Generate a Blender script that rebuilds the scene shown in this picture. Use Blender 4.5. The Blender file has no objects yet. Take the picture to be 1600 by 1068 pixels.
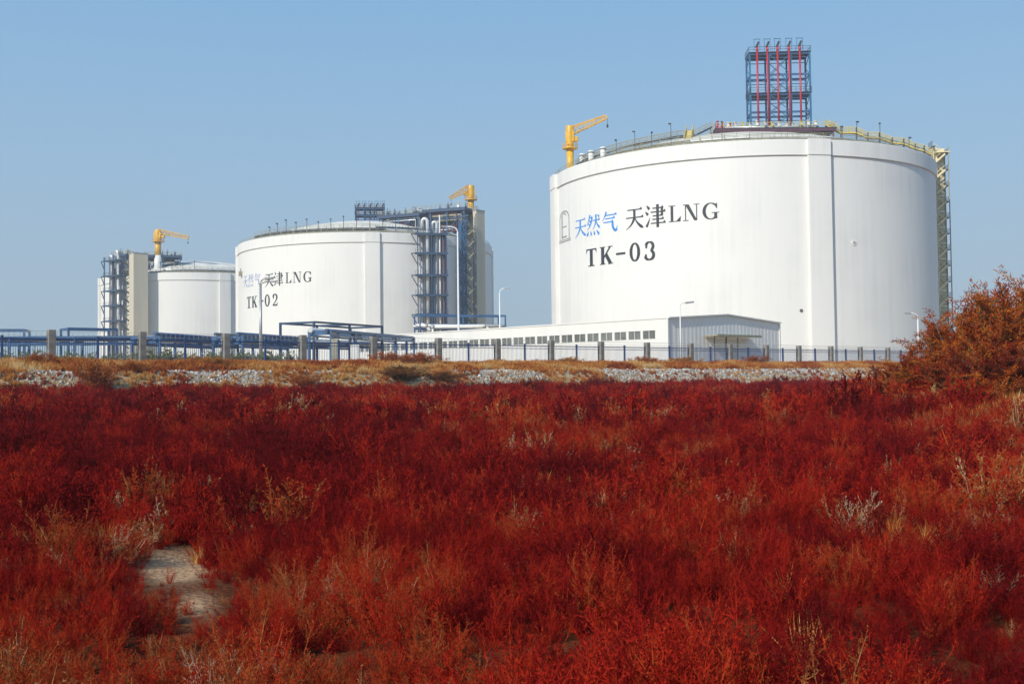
import bpy, math, random
import numpy as np
from mathutils import Vector, Matrix
R = math.radians
rng = np.random.default_rng(7); random.seed(7)
sc = bpy.context.scene
COL = sc.collection

# ------------------------------------------------------------------ camera
EYE = 1.5
F, PITCH, ROLL = 1740.0, 0.0344, 0.0119
_R0 = Vector((1, 0, 0)); _U0 = Vector((0, -math.sin(PITCH), math.cos(PITCH)))
CF = Vector((0, math.cos(PITCH), math.sin(PITCH)))
CR = _R0*math.cos(ROLL) - _U0*math.sin(ROLL)
CU = _U0*math.cos(ROLL) + _R0*math.sin(ROLL)
cd = bpy.data.cameras.new('camera'); cam = bpy.data.objects.new('camera', cd); COL.objects.link(cam)
cd.sensor_width = 36; cd.lens = F/1600*36; cd.clip_start = 0.1; cd.clip_end = 6000
m = Matrix.Identity(4)
for i in range(3):
    m[i][0], m[i][1], m[i][2] = CR[i], CU[i], -CF[i]
m[2][3] = EYE
cam.matrix_world = m
sc.camera = cam

# ------------------------------------------------------------------ light
SUN_EL, SUN_AZ = R(34), R(37)          # azimuth measured to the left of straight behind the camera
tosun = Vector((-math.sin(SUN_AZ)*math.cos(SUN_EL), -math.cos(SUN_AZ)*math.cos(SUN_EL), math.sin(SUN_EL)))
w = bpy.data.worlds.new('World'); sc.world = w; w.use_nodes = True
nt = w.node_tree; bg = nt.nodes['Background']
sky = nt.nodes.new('ShaderNodeTexSky'); sky.sky_type = 'NISHITA'; sky.sun_disc = False
sky.sun_elevation = SUN_EL; sky.sun_rotation = R(180) + SUN_AZ
sky.air_density = 1.0; sky.dust_density = 1.2; sky.ozone_density = 2.0; sky.altitude = 0
# the physical sky pulled towards the pale dusty blue of a hazy autumn noon, by elevation
tcw = nt.nodes.new('ShaderNodeTexCoord'); spw = nt.nodes.new('ShaderNodeSeparateXYZ'); nt.links.new(tcw.outputs['Generated'], spw.inputs[0])
crw = nt.nodes.new('ShaderNodeValToRGB'); nt.links.new(spw.outputs['Z'], crw.inputs[0])
el = crw.color_ramp.elements; el[0].position = 0.0; el[0].color = (0.40, 0.535, 0.64, 1)
el[1].position = 0.34; el[1].color = (0.25, 0.49, 0.78, 1)
e2 = el.new(0.10); e2.color = (0.38, 0.535, 0.69, 1)
e3 = el.new(0.2); e3.color = (0.335, 0.54, 0.76, 1)
e4 = el.new(1.0); e4.color = (0.10, 0.22, 0.46, 1)
scl = nt.nodes.new('ShaderNodeVectorMath'); scl.operation = 'SCALE'; scl.inputs['Scale'].default_value = 10.0; nt.links.new(crw.outputs[0], scl.inputs[0])
mxw = nt.nodes.new('ShaderNodeMix'); mxw.data_type = 'RGBA'; mxw.inputs[0].default_value = 0.85
nt.links.new(sky.outputs[0], mxw.inputs[6]); nt.links.new(scl.outputs[0], mxw.inputs[7]); nt.links.new(mxw.outputs[2], bg.inputs['Color'])
bg.inputs['Strength'].default_value = 0.1
sd = bpy.data.lights.new('sun', 'SUN'); sd.energy = 4.2; sd.angle = R(0.5); sd.color = (1, 0.94, 0.82)
sun = bpy.data.objects.new('sun', sd); COL.objects.link(sun)
sun.rotation_euler = (-tosun).to_track_quat('-Z', 'Y').to_euler()
sc.view_settings.view_transform = 'Standard'; sc.view_settings.look = 'None'
sc.view_settings.exposure = 0.0; sc.view_settings.gamma = 1.0

# ------------------------------------------------------------------ helpers
def ray(px, py):
    d = CF*F + CR*(px-800) - CU*(py-534)
    return d/d.y
def at(px, py, Y):
    d = ray(px, py); return Vector((d.x*Y, Y, d.z*Y+EYE))

def node_mat(name):
    mt = bpy.data.materials.new(name); mt.use_nodes = True
    return mt, mt.node_tree, mt.node_tree.nodes['Principled BSDF']
def paint(name, col, rough=0.5, metal=0.0, var=0.12, scale=1.5, bump=0.0, streak=False, dirt=None):
    """painted / weathered surface: two scales of noise vary colour and roughness"""
    mt, t, b = node_mat(name)
    tc = t.nodes.new('ShaderNodeTexCoord'); mp = t.nodes.new('ShaderNodeMapping')
    if streak: mp.inputs['Scale'].default_value = (1, 1, 0.08)
    t.links.new(tc.outputs['Object'], mp.inputs['Vector'])
    n = t.nodes.new('ShaderNodeTexNoise'); n.inputs['Scale'].default_value = scale; n.inputs['Detail'].default_value = 6
    t.links.new(mp.outputs[0], n.inputs['Vector'])
    cr = t.nodes.new('ShaderNodeValToRGB')
    lo = [c*(1-var) for c in col] if dirt is None else dirt
    hi = [min(1, c*(1+var*0.5)) for c in col]
    cr.color_ramp.elements[0].position = 0.3; cr.color_ramp.elements[0].color = (*lo, 1)
    cr.color_ramp.elements[1].position = 0.62; cr.color_ramp.elements[1].color = (*hi, 1)
    t.links.new(n.outputs['Fac'], cr.inputs[0]); t.links.new(cr.outputs[0], b.inputs['Base Color'])
    b.inputs['Roughness'].default_value = rough; b.inputs['Metallic'].default_value = metal
    if bump:
        bp = t.nodes.new('ShaderNodeBump'); bp.inputs['Strength'].default_value = bump
        n2 = t.nodes.new('ShaderNodeTexNoise'); n2.inputs['Scale'].default_value = scale*8
        t.links.new(tc.outputs['Object'], n2.inputs['Vector'])
        t.links.new(n2.outputs['Fac'], bp.inputs['Height']); t.links.new(bp.outputs[0], b.inputs['Normal'])
    return mt

def wall_mat(name):
    """white painted concrete: casting joints every few metres, faint run-off streaks, patchy repainting"""
    mt, t, b = node_mat(name); N = t.nodes.new; L = t.links.new
    tc = N('ShaderNodeTexCoord'); sp = N('ShaderNodeSeparateXYZ'); L(tc.outputs['Object'], sp.inputs[0])
    mp = N('ShaderNodeMapping'); mp.inputs['Scale'].default_value = (1, 1, 0.04); L(tc.outputs['Object'], mp.inputs[0])
    st = N('ShaderNodeTexNoise'); st.inputs['Scale'].default_value = 0.9; st.inputs['Detail'].default_value = 5; L(mp.outputs[0], st.inputs['Vector'])
    pa = N('ShaderNodeTexNoise'); pa.inputs['Scale'].default_value = 0.09; pa.inputs['Detail'].default_value = 4; L(tc.outputs['Object'], pa.inputs['Vector'])
    ad = N('ShaderNodeMath'); ad.operation = 'ADD'; L(st.outputs['Fac'], ad.inputs[0]); L(pa.outputs['Fac'], ad.inputs[1])
    cr = N('ShaderNodeValToRGB'); cr.color_ramp.elements[0].position = 0.72; cr.color_ramp.elements[0].color = (0.735, 0.735, 0.72, 1)
    cr.color_ramp.elements[1].position = 1.05; cr.color_ramp.elements[1].color = (0.80, 0.795, 0.775, 1)
    hf = N('ShaderNodeMath'); hf.operation = 'MULTIPLY'; hf.inputs[1].default_value = 1.0; L(ad.outputs[0], hf.inputs[0]); L(hf.outputs[0], cr.inputs[0])
    dv = N('ShaderNodeMath'); dv.operation = 'DIVIDE'; dv.inputs[1].default_value = 3.9; L(sp.outputs['Z'], dv.inputs[0])
    fr = N('ShaderNodeMath'); fr.operation = 'FRACT'; L(dv.outputs[0], fr.inputs[0])
    lt = N('ShaderNodeMath'); lt.operation = 'LESS_THAN'; lt.inputs[1].default_value = 0.018; L(fr.outputs[0], lt.inputs[0])
    fa = N('ShaderNodeMath'); fa.operation = 'MULTIPLY'; fa.inputs[1].default_value = 0.10; L(lt.outputs[0], fa.inputs[0])
    mx = N('ShaderNodeMix'); mx.data_type = 'RGBA'; L(fa.outputs[0], mx.inputs[0]); L(cr.outputs[0], mx.inputs[6]); mx.inputs[7].default_value = (0.5, 0.5, 0.49, 1)
    L(mx.outputs[2], b.inputs['Base Color']); b.inputs['Roughness'].default_value = 0.62
    return mt

M = {}
M['tank_white'] = wall_mat('white_concrete')
M['dome'] = paint('roof_concrete', (0.74, 0.72, 0.65), 0.8, var=0.2, scale=0.25)
M['white'] = paint('white_paint', (0.78, 0.78, 0.76), 0.45, var=0.08)
M['yellow'] = paint('yellow_paint', (0.75, 0.42, 0.02), 0.42, var=0.18, scale=0.8)
M['pale_yellow'] = paint('pale_yellow_paint', (0.60, 0.48, 0.14), 0.5, var=0.2)
M['yellow_dull'] = paint('dull_yellow_paint', (0.56, 0.44, 0.10), 0.5, var=0.2)
M['pale_olive'] = paint('pale_olive_sheet', (0.78, 0.68, 0.42), 0.6, var=0.2, scale=0.8)
M['blue'] = paint('blue_steel', (0.042, 0.115, 0.26), 0.45, var=0.25, scale=0.6)
M['blue_dark'] = paint('dark_blue_steel', (0.028, 0.06, 0.125), 0.5, var=0.3, scale=0.6)
M['teal'] = paint('teal_steel', (0.025, 0.14, 0.27), 0.45, var=0.25, scale=0.6)
M['fence_blue'] = paint('fence_blue_paint', (0.03, 0.075, 0.22), 0.4, var=0.2)
M['red'] = paint('red_paint', (0.50, 0.025, 0.045), 0.4, var=0.2, scale=0.8)
M['dark'] = paint('dark_steel', (0.035, 0.033, 0.04), 0.6, var=0.3)
M['plum'] = paint('plum_primer', (0.10, 0.035, 0.06), 0.6, var=0.3)
M['olive'] = paint('olive_galvanised', (0.33, 0.31, 0.22), 0.6, var=0.25)
M['galv'] = paint('galvanised_steel', (0.42, 0.43, 0.43), 0.4, metal=0.5, var=0.15)
M['pipe_silver'] = paint('pipe_cladding', (0.68, 0.69, 0.71), 0.32, metal=0.35, var=0.1, scale=0.5)
M['concrete'] = paint('post_concrete', (0.25, 0.235, 0.21), 0.9, var=0.35, scale=2.2, bump=0.2)
M['tan'] = paint('tan_concrete', (0.60, 0.54, 0.42), 0.85, var=0.12, scale=0.25, streak=True)
M['shed_white'] = paint('shed_white_sheet', (0.80, 0.80, 0.78), 0.45, var=0.05, scale=0.4, streak=True)
M['shed_grey'] = paint('shed_grey_sheet', (0.80, 0.79, 0.77), 0.42, var=0.05, scale=0.4, streak=True)
M['ink'] = paint('black_lettering', (0.028, 0.03, 0.04), 0.6, var=0.25, scale=0.8)
M['ink_blue'] = paint('blue_lettering', (0.03, 0.25, 0.72), 0.6, var=0.2, scale=0.8)
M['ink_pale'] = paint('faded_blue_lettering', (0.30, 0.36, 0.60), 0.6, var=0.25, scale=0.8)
M['ink_grey'] = paint('grey_lettering', (0.30, 0.29, 0.28), 0.6, var=0.25, scale=0.8)
M['glass'] = paint('window_glass', (0.16, 0.17, 0.16), 0.15, var=0.4, scale=0.35)
M['bark'] = paint('bark', (0.14, 0.09, 0.06), 0.9, var=0.4, scale=6)

class MB:
    """collects boxes, bars and tubes into one mesh"""
    def __init__(s): s.v = []; s.f = []; s.sm = []
    def quad(s, *p):
        n = len(s.v); s.v += [tuple(q) for q in p]; s.f.append(tuple(range(n, n+len(p)))); s.sm.append(False)
    def obox(s, c, ax, ay, az):
        """box by centre and three half-axis vectors"""
        c, ax, ay, az = map(Vector, (c, ax, ay, az)); n = len(s.v)
        for k in range(8):
            s.v.append(tuple(c + ax*(1 if k & 1 else -1) + ay*(1 if k & 2 else -1) + az*(1 if k & 4 else -1)))
        for q in ((0, 2, 3, 1), (4, 5, 7, 6), (0, 1, 5, 4), (2, 6, 7, 3), (0, 4, 6, 2), (1, 3, 7, 5)):
            s.f.append(tuple(n+i for i in q)); s.sm.append(False)
    def box(s, x0, x1, y0, y1, z0, z1):
        s.obox(((x0+x1)/2, (y0+y1)/2, (z0+z1)/2), ((x1-x0)/2, 0, 0), (0, (y1-y0)/2, 0), (0, 0, (z1-z0)/2))
    def bar(s, a, b, w=0.1, h=None):
        """square steel section from a to b"""
        a, b = Vector(a), Vector(b); d = b-a; L = d.length
        if L < 1e-6: return
        d /= L; up = Vector((0, 0, 1)) if abs(d.z) < 0.95 else Vector((1, 0, 0))
        x = d.cross(up).normalized(); y = x.cross(d)
        s.obox((a+b)/2, d*(L/2), x*(w/2), y*((h or w)/2))
    def tube(s, pts, r, n=8, caps=True, r2=None):
        pts = [Vector(p) for p in pts]; base = len(s.v); K = len(pts); prev = None
        for i, p in enumerate(pts):
            d = (pts[min(i+1, K-1)] - pts[max(i-1, 0)]).normalized()
            if prev is None:
                up = Vector((0, 0, 1)) if abs(d.z) < 0.95 else Vector((1, 0, 0)); x = d.cross(up).normalized()
            else: x = (prev - d*prev.dot(d)).normalized()
            prev = x; y = d.cross(x); rr = r if r2 is None else r + (r2-r)*i/(K-1)
            for k in range(n):
                a = 2*math.pi*k/n; s.v.append(tuple(p + x*(rr*math.cos(a)) + y*(rr*math.sin(a))))
        for i in range(K-1):
            for k in range(n):
                s.f.append((base+i*n+k, base+i*n+(k+1) % n, base+(i+1)*n+(k+1) % n, base+(i+1)*n+k)); s.sm.append(True)
        if caps:
            s.f.append(tuple(base+k for k in range(n))[::-1]); s.sm.append(False)
            s.f.append(tuple(base+(K-1)*n+k for k in range(n))); s.sm.append(False)
    def rail(s, pts, h=1.1, r=0.04, step=1.6, mid=True):
        """handrail with stanchions along a polyline"""
        pts = [Vector(p) for p in pts]; up = Vector((0, 0, h))
        for a, b in zip(pts, pts[1:]):
            s.bar(a+up, b+up, r*2); 
            if mid: s.bar(a+up*0.5, b+up*0.5, r*1.6)
            n = max(1, int((b-a).length/step))
            for k in range(n): q = a.lerp(b, k/n); s.bar(q, q+up, r*2)
        s.bar(pts[-1], pts[-1]+up, r*2)
    def build(s, name, mat, parent=None, bevel=0):
        me = bpy.data.meshes.new(name); me.from_pydata(s.v, [], s.f)
        me.polygons.foreach_set('use_smooth', s.sm); me.materials.append(mat); me.update()
        o = bpy.data.objects.new(name, me); COL.objects.link(o)
        if parent: o.parent = parent
        if bevel:
            b = o.modifiers.new('bevel', 'BEVEL'); b.width = bevel; b.segments = 2; b.limit_method = 'ANGLE'
        return o
def tag(o, label, cat, group=None, kind=None):
    if label: o['label'] = label
    if cat: o['category'] = cat
    if group: o['group'] = group
    if kind: o['kind'] = kind
    return o
def thing(name, label, cat, loc=(0, 0, 0), rz=0, group=None):
    o = bpy.data.objects.new(name, None); o.location = loc; o.rotation_euler = (0, 0, rz); o.empty_display_size = 0.5
    COL.objects.link(o); return tag(o, label, cat, group)
def copy_tree(o, parent=None):
    c = o.copy(); COL.objects.link(c)
    if parent: c.parent = parent
    for ch in list(o.children): copy_tree(ch, c)
    return c

# value noise on the plane
_tab = np.random.default_rng(3).random((256, 256))
def vnoise(x, y):
    x = np.asarray(x, float); y = np.asarray(y, float)
    xi = np.floor(x).astype(int); yi = np.floor(y).astype(int); fx = x-xi; fy = y-yi
    fx = fx*fx*(3-2*fx); fy = fy*fy*(3-2*fy)
    g = lambda a, b: _tab[a % 256, b % 256]
    return (g(xi, yi)*(1-fx)+g(xi+1, yi)*fx)*(1-fy) + (g(xi, yi+1)*(1-fx)+g(xi+1, yi+1)*fx)*fy
def fbm(x, y, o=4):
    s = 0; a = 0.5; t = 0
    for k in range(o): s = s + a*vnoise(x*2**k+17*k, y*2**k+31*k); t += a; a *= 0.5
    return s/t

# ------------------------------------------------------------------ ground
P0 = np.array([-28.4, 68.0]); FD = np.array([0.7592, 0.6509]); FN = np.array([0.6509, -0.7592])
LAND = 2.65
def fence_uv(x, y): return (x-P0[0])*FN[0]+(y-P0[1])*FN[1], (x-P0[0])*FD[0]+(y-P0[1])*FD[1]
def sstep(a, b, t): t = np.clip((t-a)/(b-a), 0, 1); return t*t*(3-2*t)
def patch(x, y, cx, cy, rx, ry): return np.exp(-(((x-cx)/rx)**2+((y-cy)/ry)**2))
def ground(x, y):
    x = np.asarray(x, float); y = np.asarray(y, float)
    u, s = fence_uv(x, y)
    hfar = 0.82 - np.clip(s/85, -0.2, 1.2)*0.42
    t = np.clip(1-(u-10)/58, 0, 1.0)
    fld = hfar*t**1.4 + (fbm(x*0.35, y*0.35)-0.5)*0.30*sstep(2, 7, np.hypot(x, y))
    fld = fld + 1.15*patch(x, y, 13.0, 29.0, 4.0, 5.0) - 0.10*patch(x, y, -2.75, 9.3, 0.5, 1.1)
    wob = (fbm(x*0.15+9, y*0.15)-0.5)*1.2
    bank = 2.22 + (fbm(x*0.6, y*0.6)-0.5)*0.25
    h = fld + (bank-fld)*sstep(10.3+wob, 6.2+wob, u)
    return h + (LAND-h)*sstep(6.2, 2.0, u)
def sandmask(x, y):
    s = patch(x+.302*y, y, 0, 9.2, 0.25, 0.85)*1.8 + patch(x+.285*y, y, 0, 7.3, 0.12, 0.30)*0.9 + sum(patch(x-k*y, y, 0, z_, .035*z_**.5, .05*z_)*.9 for k, z_ in ((.068, 13.5), (.095, 15.5), (-.02, 12.2), (.43, 12.0), (-.24, 12.6), (.05, 10.0))) + patch(x, y, 11.6, 26.3, 1.0, 1.0)*1.2
    n = fbm(x*0.8+40, y*0.8+11)
    s = s + sstep(0.78, 0.86, n)*0.4
    return np.clip(s, 0, 1)
rad = np.concatenate([np.geomspace(0.6, 160, 300), np.geomspace(170, 900, 14)])
ang = np.concatenate([np.radians(np.linspace(-40, 40, 321)), np.radians(np.linspace(44, 316, 69))])
RR, AA = np.meshgrid(rad, ang, indexing='ij')
gx = RR*np.sin(AA); gy = RR*np.cos(AA)-0.2; gz = ground(gx, gy)
na, nr = len(ang), len(rad)
verts = np.stack([gx.ravel(), gy.ravel(), gz.ravel()], -1)
idx = np.arange(nr*na).reshape(nr, na); nxt = np.roll(idx, -1, 1)
faces = np.stack([idx[:-1], nxt[:-1], nxt[1:], idx[1:]], -1).reshape(-1, 4)[:, ::-1]
me = bpy.data.meshes.new('ground')
cverts = np.vstack([verts, [[0, -0.2, float(ground(0, -0.2))]]])
fl = faces.tolist() + [(int(nxt[0, k]), int(idx[0, k]), nr*na) for k in range(na)]
me.from_pydata(cverts.tolist(), [], fl)
me.polygons.foreach_set('use_smooth', [True]*len(me.polygons))
sa = me.attributes.new('sand', 'FLOAT', 'POINT'); sa.data.foreach_set('value', np.append(sandmask(gx, gy).ravel(), 0))
u_, s_ = fence_uv(gx, gy)
ba = me.attributes.new('bank', 'FLOAT', 'POINT'); ba.data.foreach_set('value', np.append(sstep(12.5, 9.5, u_).ravel(), 0))
def ground_mat():
    mt, t, b = node_mat('saltmarsh_soil'); N = t.nodes.new; L = t.links.new
    tc = N('ShaderNodeTexCoord')
    n1 = N('ShaderNodeTexNoise'); n1.inputs['Scale'].default_value = 1.3; n1.inputs['Detail'].default_value = 8; L(tc.outputs['Object'], n1.inputs['Vector'])
    n2 = N('ShaderNodeTexNoise'); n2.inputs['Scale'].default_value = 22; n2.inputs['Detail'].default_value = 6; L(tc.outputs['Object'], n2.inputs['Vector'])
    c1 = N('ShaderNodeValToRGB'); e = c1.color_ramp.elements
    e[0].position = 0.35; e[0].color = (0.06, 0.014, 0.006, 1); e[1].position = 0.7; e[1].color = (0.15, 0.042, 0.016, 1); L(n1.outputs['Fac'], c1.inputs[0])
    c2 = N('ShaderNodeValToRGB'); e = c2.color_ramp.elements
    e[0].position = 0.3; e[0].color = (0.30, 0.19, 0.11, 1); e[1].position = 0.7; e[1].color = (0.62, 0.41, 0.24, 1); L(n2.outputs['Fac'], c2.inputs[0])
    c3 = N('ShaderNodeValToRGB'); e = c3.color_ramp.elements
    e[0].position = 0.3; e[0].color = (0.30, 0.20, 0.10, 1); e[1].position = 0.7; e[1].color = (0.48, 0.36, 0.22, 1); L(n1.outputs['Fac'], c3.inputs[0])
    a1 = N('ShaderNodeAttribute'); a1.attribute_name = 'sand'; a2 = N('ShaderNodeAttribute'); a2.attribute_name = 'bank'
    m1 = N('ShaderNodeMix'); m1.data_type = 'RGBA'; L(a1.outputs['Fac'], m1.inputs[0]); L(c1.outputs[0], m1.inputs[6]); L(c2.outputs[0], m1.inputs[7])
    m2 = N('ShaderNodeMix'); m2.data_type = 'RGBA'; L(a2.outputs['Fac'], m2.inputs[0]); L(m1.outputs[2], m2.inputs[6]); L(c3.outputs[0], m2.inputs[7])
    L(m2.outputs[2], b.inputs['Base Color']); b.inputs['Roughness'].default_value = 0.95; b.inputs['Specular IOR Level'].default_value = 0.05
    bp = N('ShaderNodeBump'); bp.inputs['Strength'].default_value = 0.9; bp.inputs['Distance'].default_value = 0.05; L(n2.outputs['Fac'], bp.inputs['Height']); L(bp.outputs[0], b.inputs['Normal'])
    return mt
me.materials.append(ground_mat()); me.update()
go = bpy.data.objects.new('ground', me); COL.objects.link(go); go['kind'] = 'structure'

# ------------------------------------------------------------------ storage tanks
TR = 41.0; RIM = 43.74+EYE; RING_H = 2.9; DOME_R = 92.0
TANK3, TANK2, TANK1 = Vector((50.23, 244.93, LAND)), Vector((-47.5, 365.0, LAND)), Vector((-132.8, 476.2, LAND))
DOME0 = RIM-0.4
def dome_z(r): return DOME0 + math.sqrt(DOME_R**2-r*r) - math.sqrt(DOME_R**2-39.2**2)
def hit(px, py, T, rad=TR):
    """where the line of sight meets a tank's wall -> angle about its axis and world height"""
    d = ray(px, py); a = d.x*d.x+1; b = -2*(d.x*T.x+T.y); c = T.x**2+T.y**2-rad**2
    q = b*b-4*a*c; Y = (-b-math.sqrt(max(q, 0)))/(2*a)
    return math.atan2(Y-T.y, d.x*Y-T.x), d.z*Y+EYE
def lathe(prof, n=192, smooth=True):
    b = MB(); k = len(prof)
    for i in range(n):
        a = 2*math.pi*i/n
        for r, z in prof: b.v.append((r*math.cos(a), r*math.sin(a), z))
    for i in range(n):
        for j in range(k-1):
            b.f.append((i*k+j, ((i+1) % n)*k+j, ((i+1) % n)*k+j+1, i*k+j+1)); b.sm.append(True)
    if not smooth: b.sm = [False]*len(b.sm)
    return b
def arc_block(r0, r1, a0, a1, z0, z1, n=8):
    b = MB()
    for i in range(n+1):
        a = a0+(a1-a0)*i/n; c, s = math.cos(a), math.sin(a)
        b.v += [(r0*c, r0*s, z0), (r1*c, r1*s, z0), (r1*c, r1*s, z1), (r0*c, r0*s, z1)]
    for i in range(n):
        for j in range(4):
            b.f.append((i*4+j, i*4+(j+1) % 4, (i+1)*4+(j+1) % 4, (i+1)*4+j)); b.sm.append(False)
    b.f.append((0, 1, 2, 3)); b.f.append((n*4+3, n*4+2, n*4+1, n*4)); b.sm += [False, False]
    return b
def ring_pts(r, z, a0, a1, n): return [(r*math.cos(a0+(a1-a0)*i/n), r*math.sin(a0+(a1-a0)*i/n), z) for i in range(n+1)]
H = RIM-LAND
def make_tank(T, name_label, butt_px, sunward):
    """T: base centre; butt_px: pixel column of the near buttress"""
    t = thing('storage_tank', name_label, 'storage tank', T, 0, 'gas storage tanks')
    lathe([(TR, -0.5), (TR, H-RING_H-0.25)]).build('wall', M['tank_white'], t)
    # shadow joint, projecting ring beam and coping
    lathe([(TR, H-RING_H-0.25), (TR-0.12, H-RING_H-0.24), (TR-0.12, H-RING_H), (TR+0.32, H-RING_H+0.02), (TR+0.32, H-0.12), (TR+0.2, H), (TR-1.0, H), (TR-1.0, H-1.2)], 256, False).build('ring_beam', M['tank_white'], t)
    prof = [(39.99, H-0.9)] + [(r, dome_z(r)-LAND) for r in (39.2, 36, 32, 28, 24, 20, 15, 10, 5, 0.02)]
    lathe(prof).build('roof_dome', M['dome'], t)
    a0, _ = hit(butt_px, 420, T, TR+0.9); wd = 2.15/TR
    for k in range(4):
        a = a0 + k*math.pi/2
        b = arc_block(TR-0.5, TR+0.85, a-wd, a+wd, -0.4, H-RING_H-0.25)
        for c in (arc_block(TR-0.5, TR+0.68, a-wd*.97, a+wd*.97, H-RING_H-0.25, H-RING_H), arc_block(TR-0.5, TR+0.9, a-wd, a+wd, H-RING_H, H+0.03)):
            n0 = len(b.v); b.v += c.v; b.f += [tuple(i+n0 for i in f) for f in c.f]; b.sm += c.sm
        o = b.build('buttress', M['tank_white'], t)
    r = MB()
    pts = ring_pts(TR-0.45, H, 0, 2*math.pi, 120)
    r.rail(pts, 1.15, 0.035, 2.2); r.build('railing', M['olive'], t)
    tb = arc_block(TR-1.5, TR-1.2, 0, 2*math.pi-.001, H+.15, H+.62, 120); tb.build('cable_tray', M['olive'], t)
    return t
t3 = make_tank(TANK3, 'nearest and largest white storage tank lettered TK-03, at the right', 1285, True)
t2 = make_tank(TANK2, 'middle white storage tank lettered TK-02 with pipes on its right side', 582, True)
t1 = make_tank(TANK1, 'farthest white storage tank at the left, partly behind the one lettered TK-02', 352, True)

# ------------------------------------------------------------------ lettering
def stroke(pts, ws):
    """polyline brush stroke -> convex quads"""
    out = []; P = [Vector((p[0], p[1])) for p in pts]
    if not hasattr(ws, '__len__'): ws = [ws]*len(P)
    L = []
    for i, p in enumerate(P):
        d = (P[min(i+1, len(P)-1)]-P[max(i-1, 0)]).normalized(); n = Vector((-d.y, d.x)); L.append((p+n*ws[i]/2, p-n*ws[i]/2))
    for (a, b), (c, d) in zip(L, L[1:]): out.append([a, c, d, b])
    return out
def curve(p0, p1, p2, n=6):
    return [((1-t)**2*p0[0]+2*t*(1-t)*p1[0]+t*t*p2[0], (1-t)**2*p0[1]+2*t*(1-t)*p1[1]+t*t*p2[1]) for t in [i/n for i in range(n+1)]]
def lin(a, b, n): return [a+(b-a)*i/n for i in range(n+1)]
def hbar(x0, x1, y, w=0.055):       # thin horizontal with the triangular knob of a printed face
    return [[(x0, y-w/2), (x1, y-w/2), (x1, y+w/2), (x0, y+w/2)], [(x1-0.13, y+w/2), (x1, y+w/2), (x1-0.04, y+w/2+0.07)]]
def vbar(x, y0, y1, w): return [[(x-w/2, y0), (x+w/2, y0), (x+w/2, y1), (x-w/2, y1)]]
def dot(a, b, w=0.12): return stroke([a, ((a[0]+b[0])/2, (a[1]+b[1])/2), b], [0.03, w*0.8, w])
def ell(cx, cy, rx, ry, a0, a1, wmax, wmin, n=18):
    pts = []; ws = []
    for i in range(n+1):
        a = R(a0+(a1-a0)*i/n); pts.append((cx+rx*math.cos(a), cy+ry*math.sin(a))); ws.append(wmin+(wmax-wmin)*abs(math.cos(a))**1.4)
    return stroke(pts, ws)
def box(x0, x1, y0, y1): return [[(x0, y0), (x1, y0), (x1, y1), (x0, y1)]]
G = {}
G['tian'] = (hbar(.12, .90, .87) + hbar(.04, .97, .52) + stroke([(.5, .87), (.5, .52)] + curve((.49, .50), (.40, .18), (.04, .0), 6)[1:], [.13, .125] + lin(.12, .02, 5))
             + stroke(curve((.53, .5), (.64, .2), (.97, .03), 6), lin(.04, .14, 5)+[.03]))
G['jin'] = (dot((.08, .97), (.22, .80), .13) + dot((.02, .70), (.15, .55), .13) + stroke([(.06, .03), (.12, .13), (.25, .42)], [.12, .11, .02])
            + hbar(.38, .90, .83) + hbar(.28, 1.0, .66) + hbar(.38, .86, .49) + hbar(.36, .92, .34) + hbar(.28, 1.0, .17)
            + vbar(.83, .47, .84, .11) + vbar(.62, -.02, .99, .13))
G['ran'] = (stroke(curve((.27, .99), (.2, .7), (.03, .5)), lin(.1, .02, 6)) + hbar(.18, .47, .85, .05) + stroke(curve((.43, .85), (.4, .5), (.05, .27)), lin(.12, .02, 6))
            + dot((.22, .74), (.33, .64), .1) + dot((.13, .6), (.25, .5), .1) + hbar(.5, .99, .70, .05)
            + stroke([(.72, .97), (.72, .70)]+curve((.71, .66), (.66, .42), (.47, .28), 4)[1:], [.11, .1, .08, .06, .04, .02]) + stroke(curve((.74, .66), (.82, .44), (.99, .32)), lin(.04, .12, 5)+[.03])
            + dot((.83, .95), (.95, .83), .1) + dot((.16, .22), (.05, .02), .13) + dot((.32, .22), (.38, .03), .12) + dot((.55, .22), (.63, .03), .12) + dot((.76, .24), (.93, .02), .13))
G['qi'] = (stroke(curve((.30, 1.0), (.22, .75), (.03, .56)), lin(.11, .02, 6)) + hbar(.24, .95, .82) + hbar(.24, .84, .66) + hbar(.1, .74, .49)
           + stroke([(.69, .5)]+curve((.69, .45), (.69, .08), (.93, .03), 6), lin(.12, .13, 6)+[.08]) + stroke([(.93, .04), (.98, .28)], [.1, .02]))
G['L'] = box(.17, .37, 0, 1) + box(.02, .54, .955, 1.0) + box(.02, .92, 0, .05) + [[(.60, .05), (.92, .05), (.95, .34)]]
G['N'] = box(.13, .19, 0, 1) + box(.80, .86, 0, 1) + [[(.13, 1), (.36, 1), (.86, .0), (.68, .0)]] + box(0, .33, 0, .045) + box(.66, 1.0, .955, 1.0) + box(0, .3, .955, 1.0)
G['G'] = ell(.5, .5, .40, .48, 55, 325, .20, .05) + box(.70, .88, .05, .42) + box(.56, 1.0, .385, .43) + [[(.83, .66), (.88, .66), (.88, .98), (.70, .9)]]
G['T'] = box(.37, .63, 0, 1) + box(.04, .96, .925, 1) + [[(.04, .72), (.16, .955), (.04, .955)], [(.96, .72), (.96, .955), (.84, .955)]] + box(.22, .78, 0, .06)
G['K'] = box(.10, .34, 0, 1) + box(0, .43, .955, 1) + box(0, .43, 0, .045) + stroke([(.31, .38), (.80, .97)], .10) + box(.62, .98, .955, 1) + stroke([(.46, .58), (.82, .02)], .23) + box(.62, 1.0, 0, .045)
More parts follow.
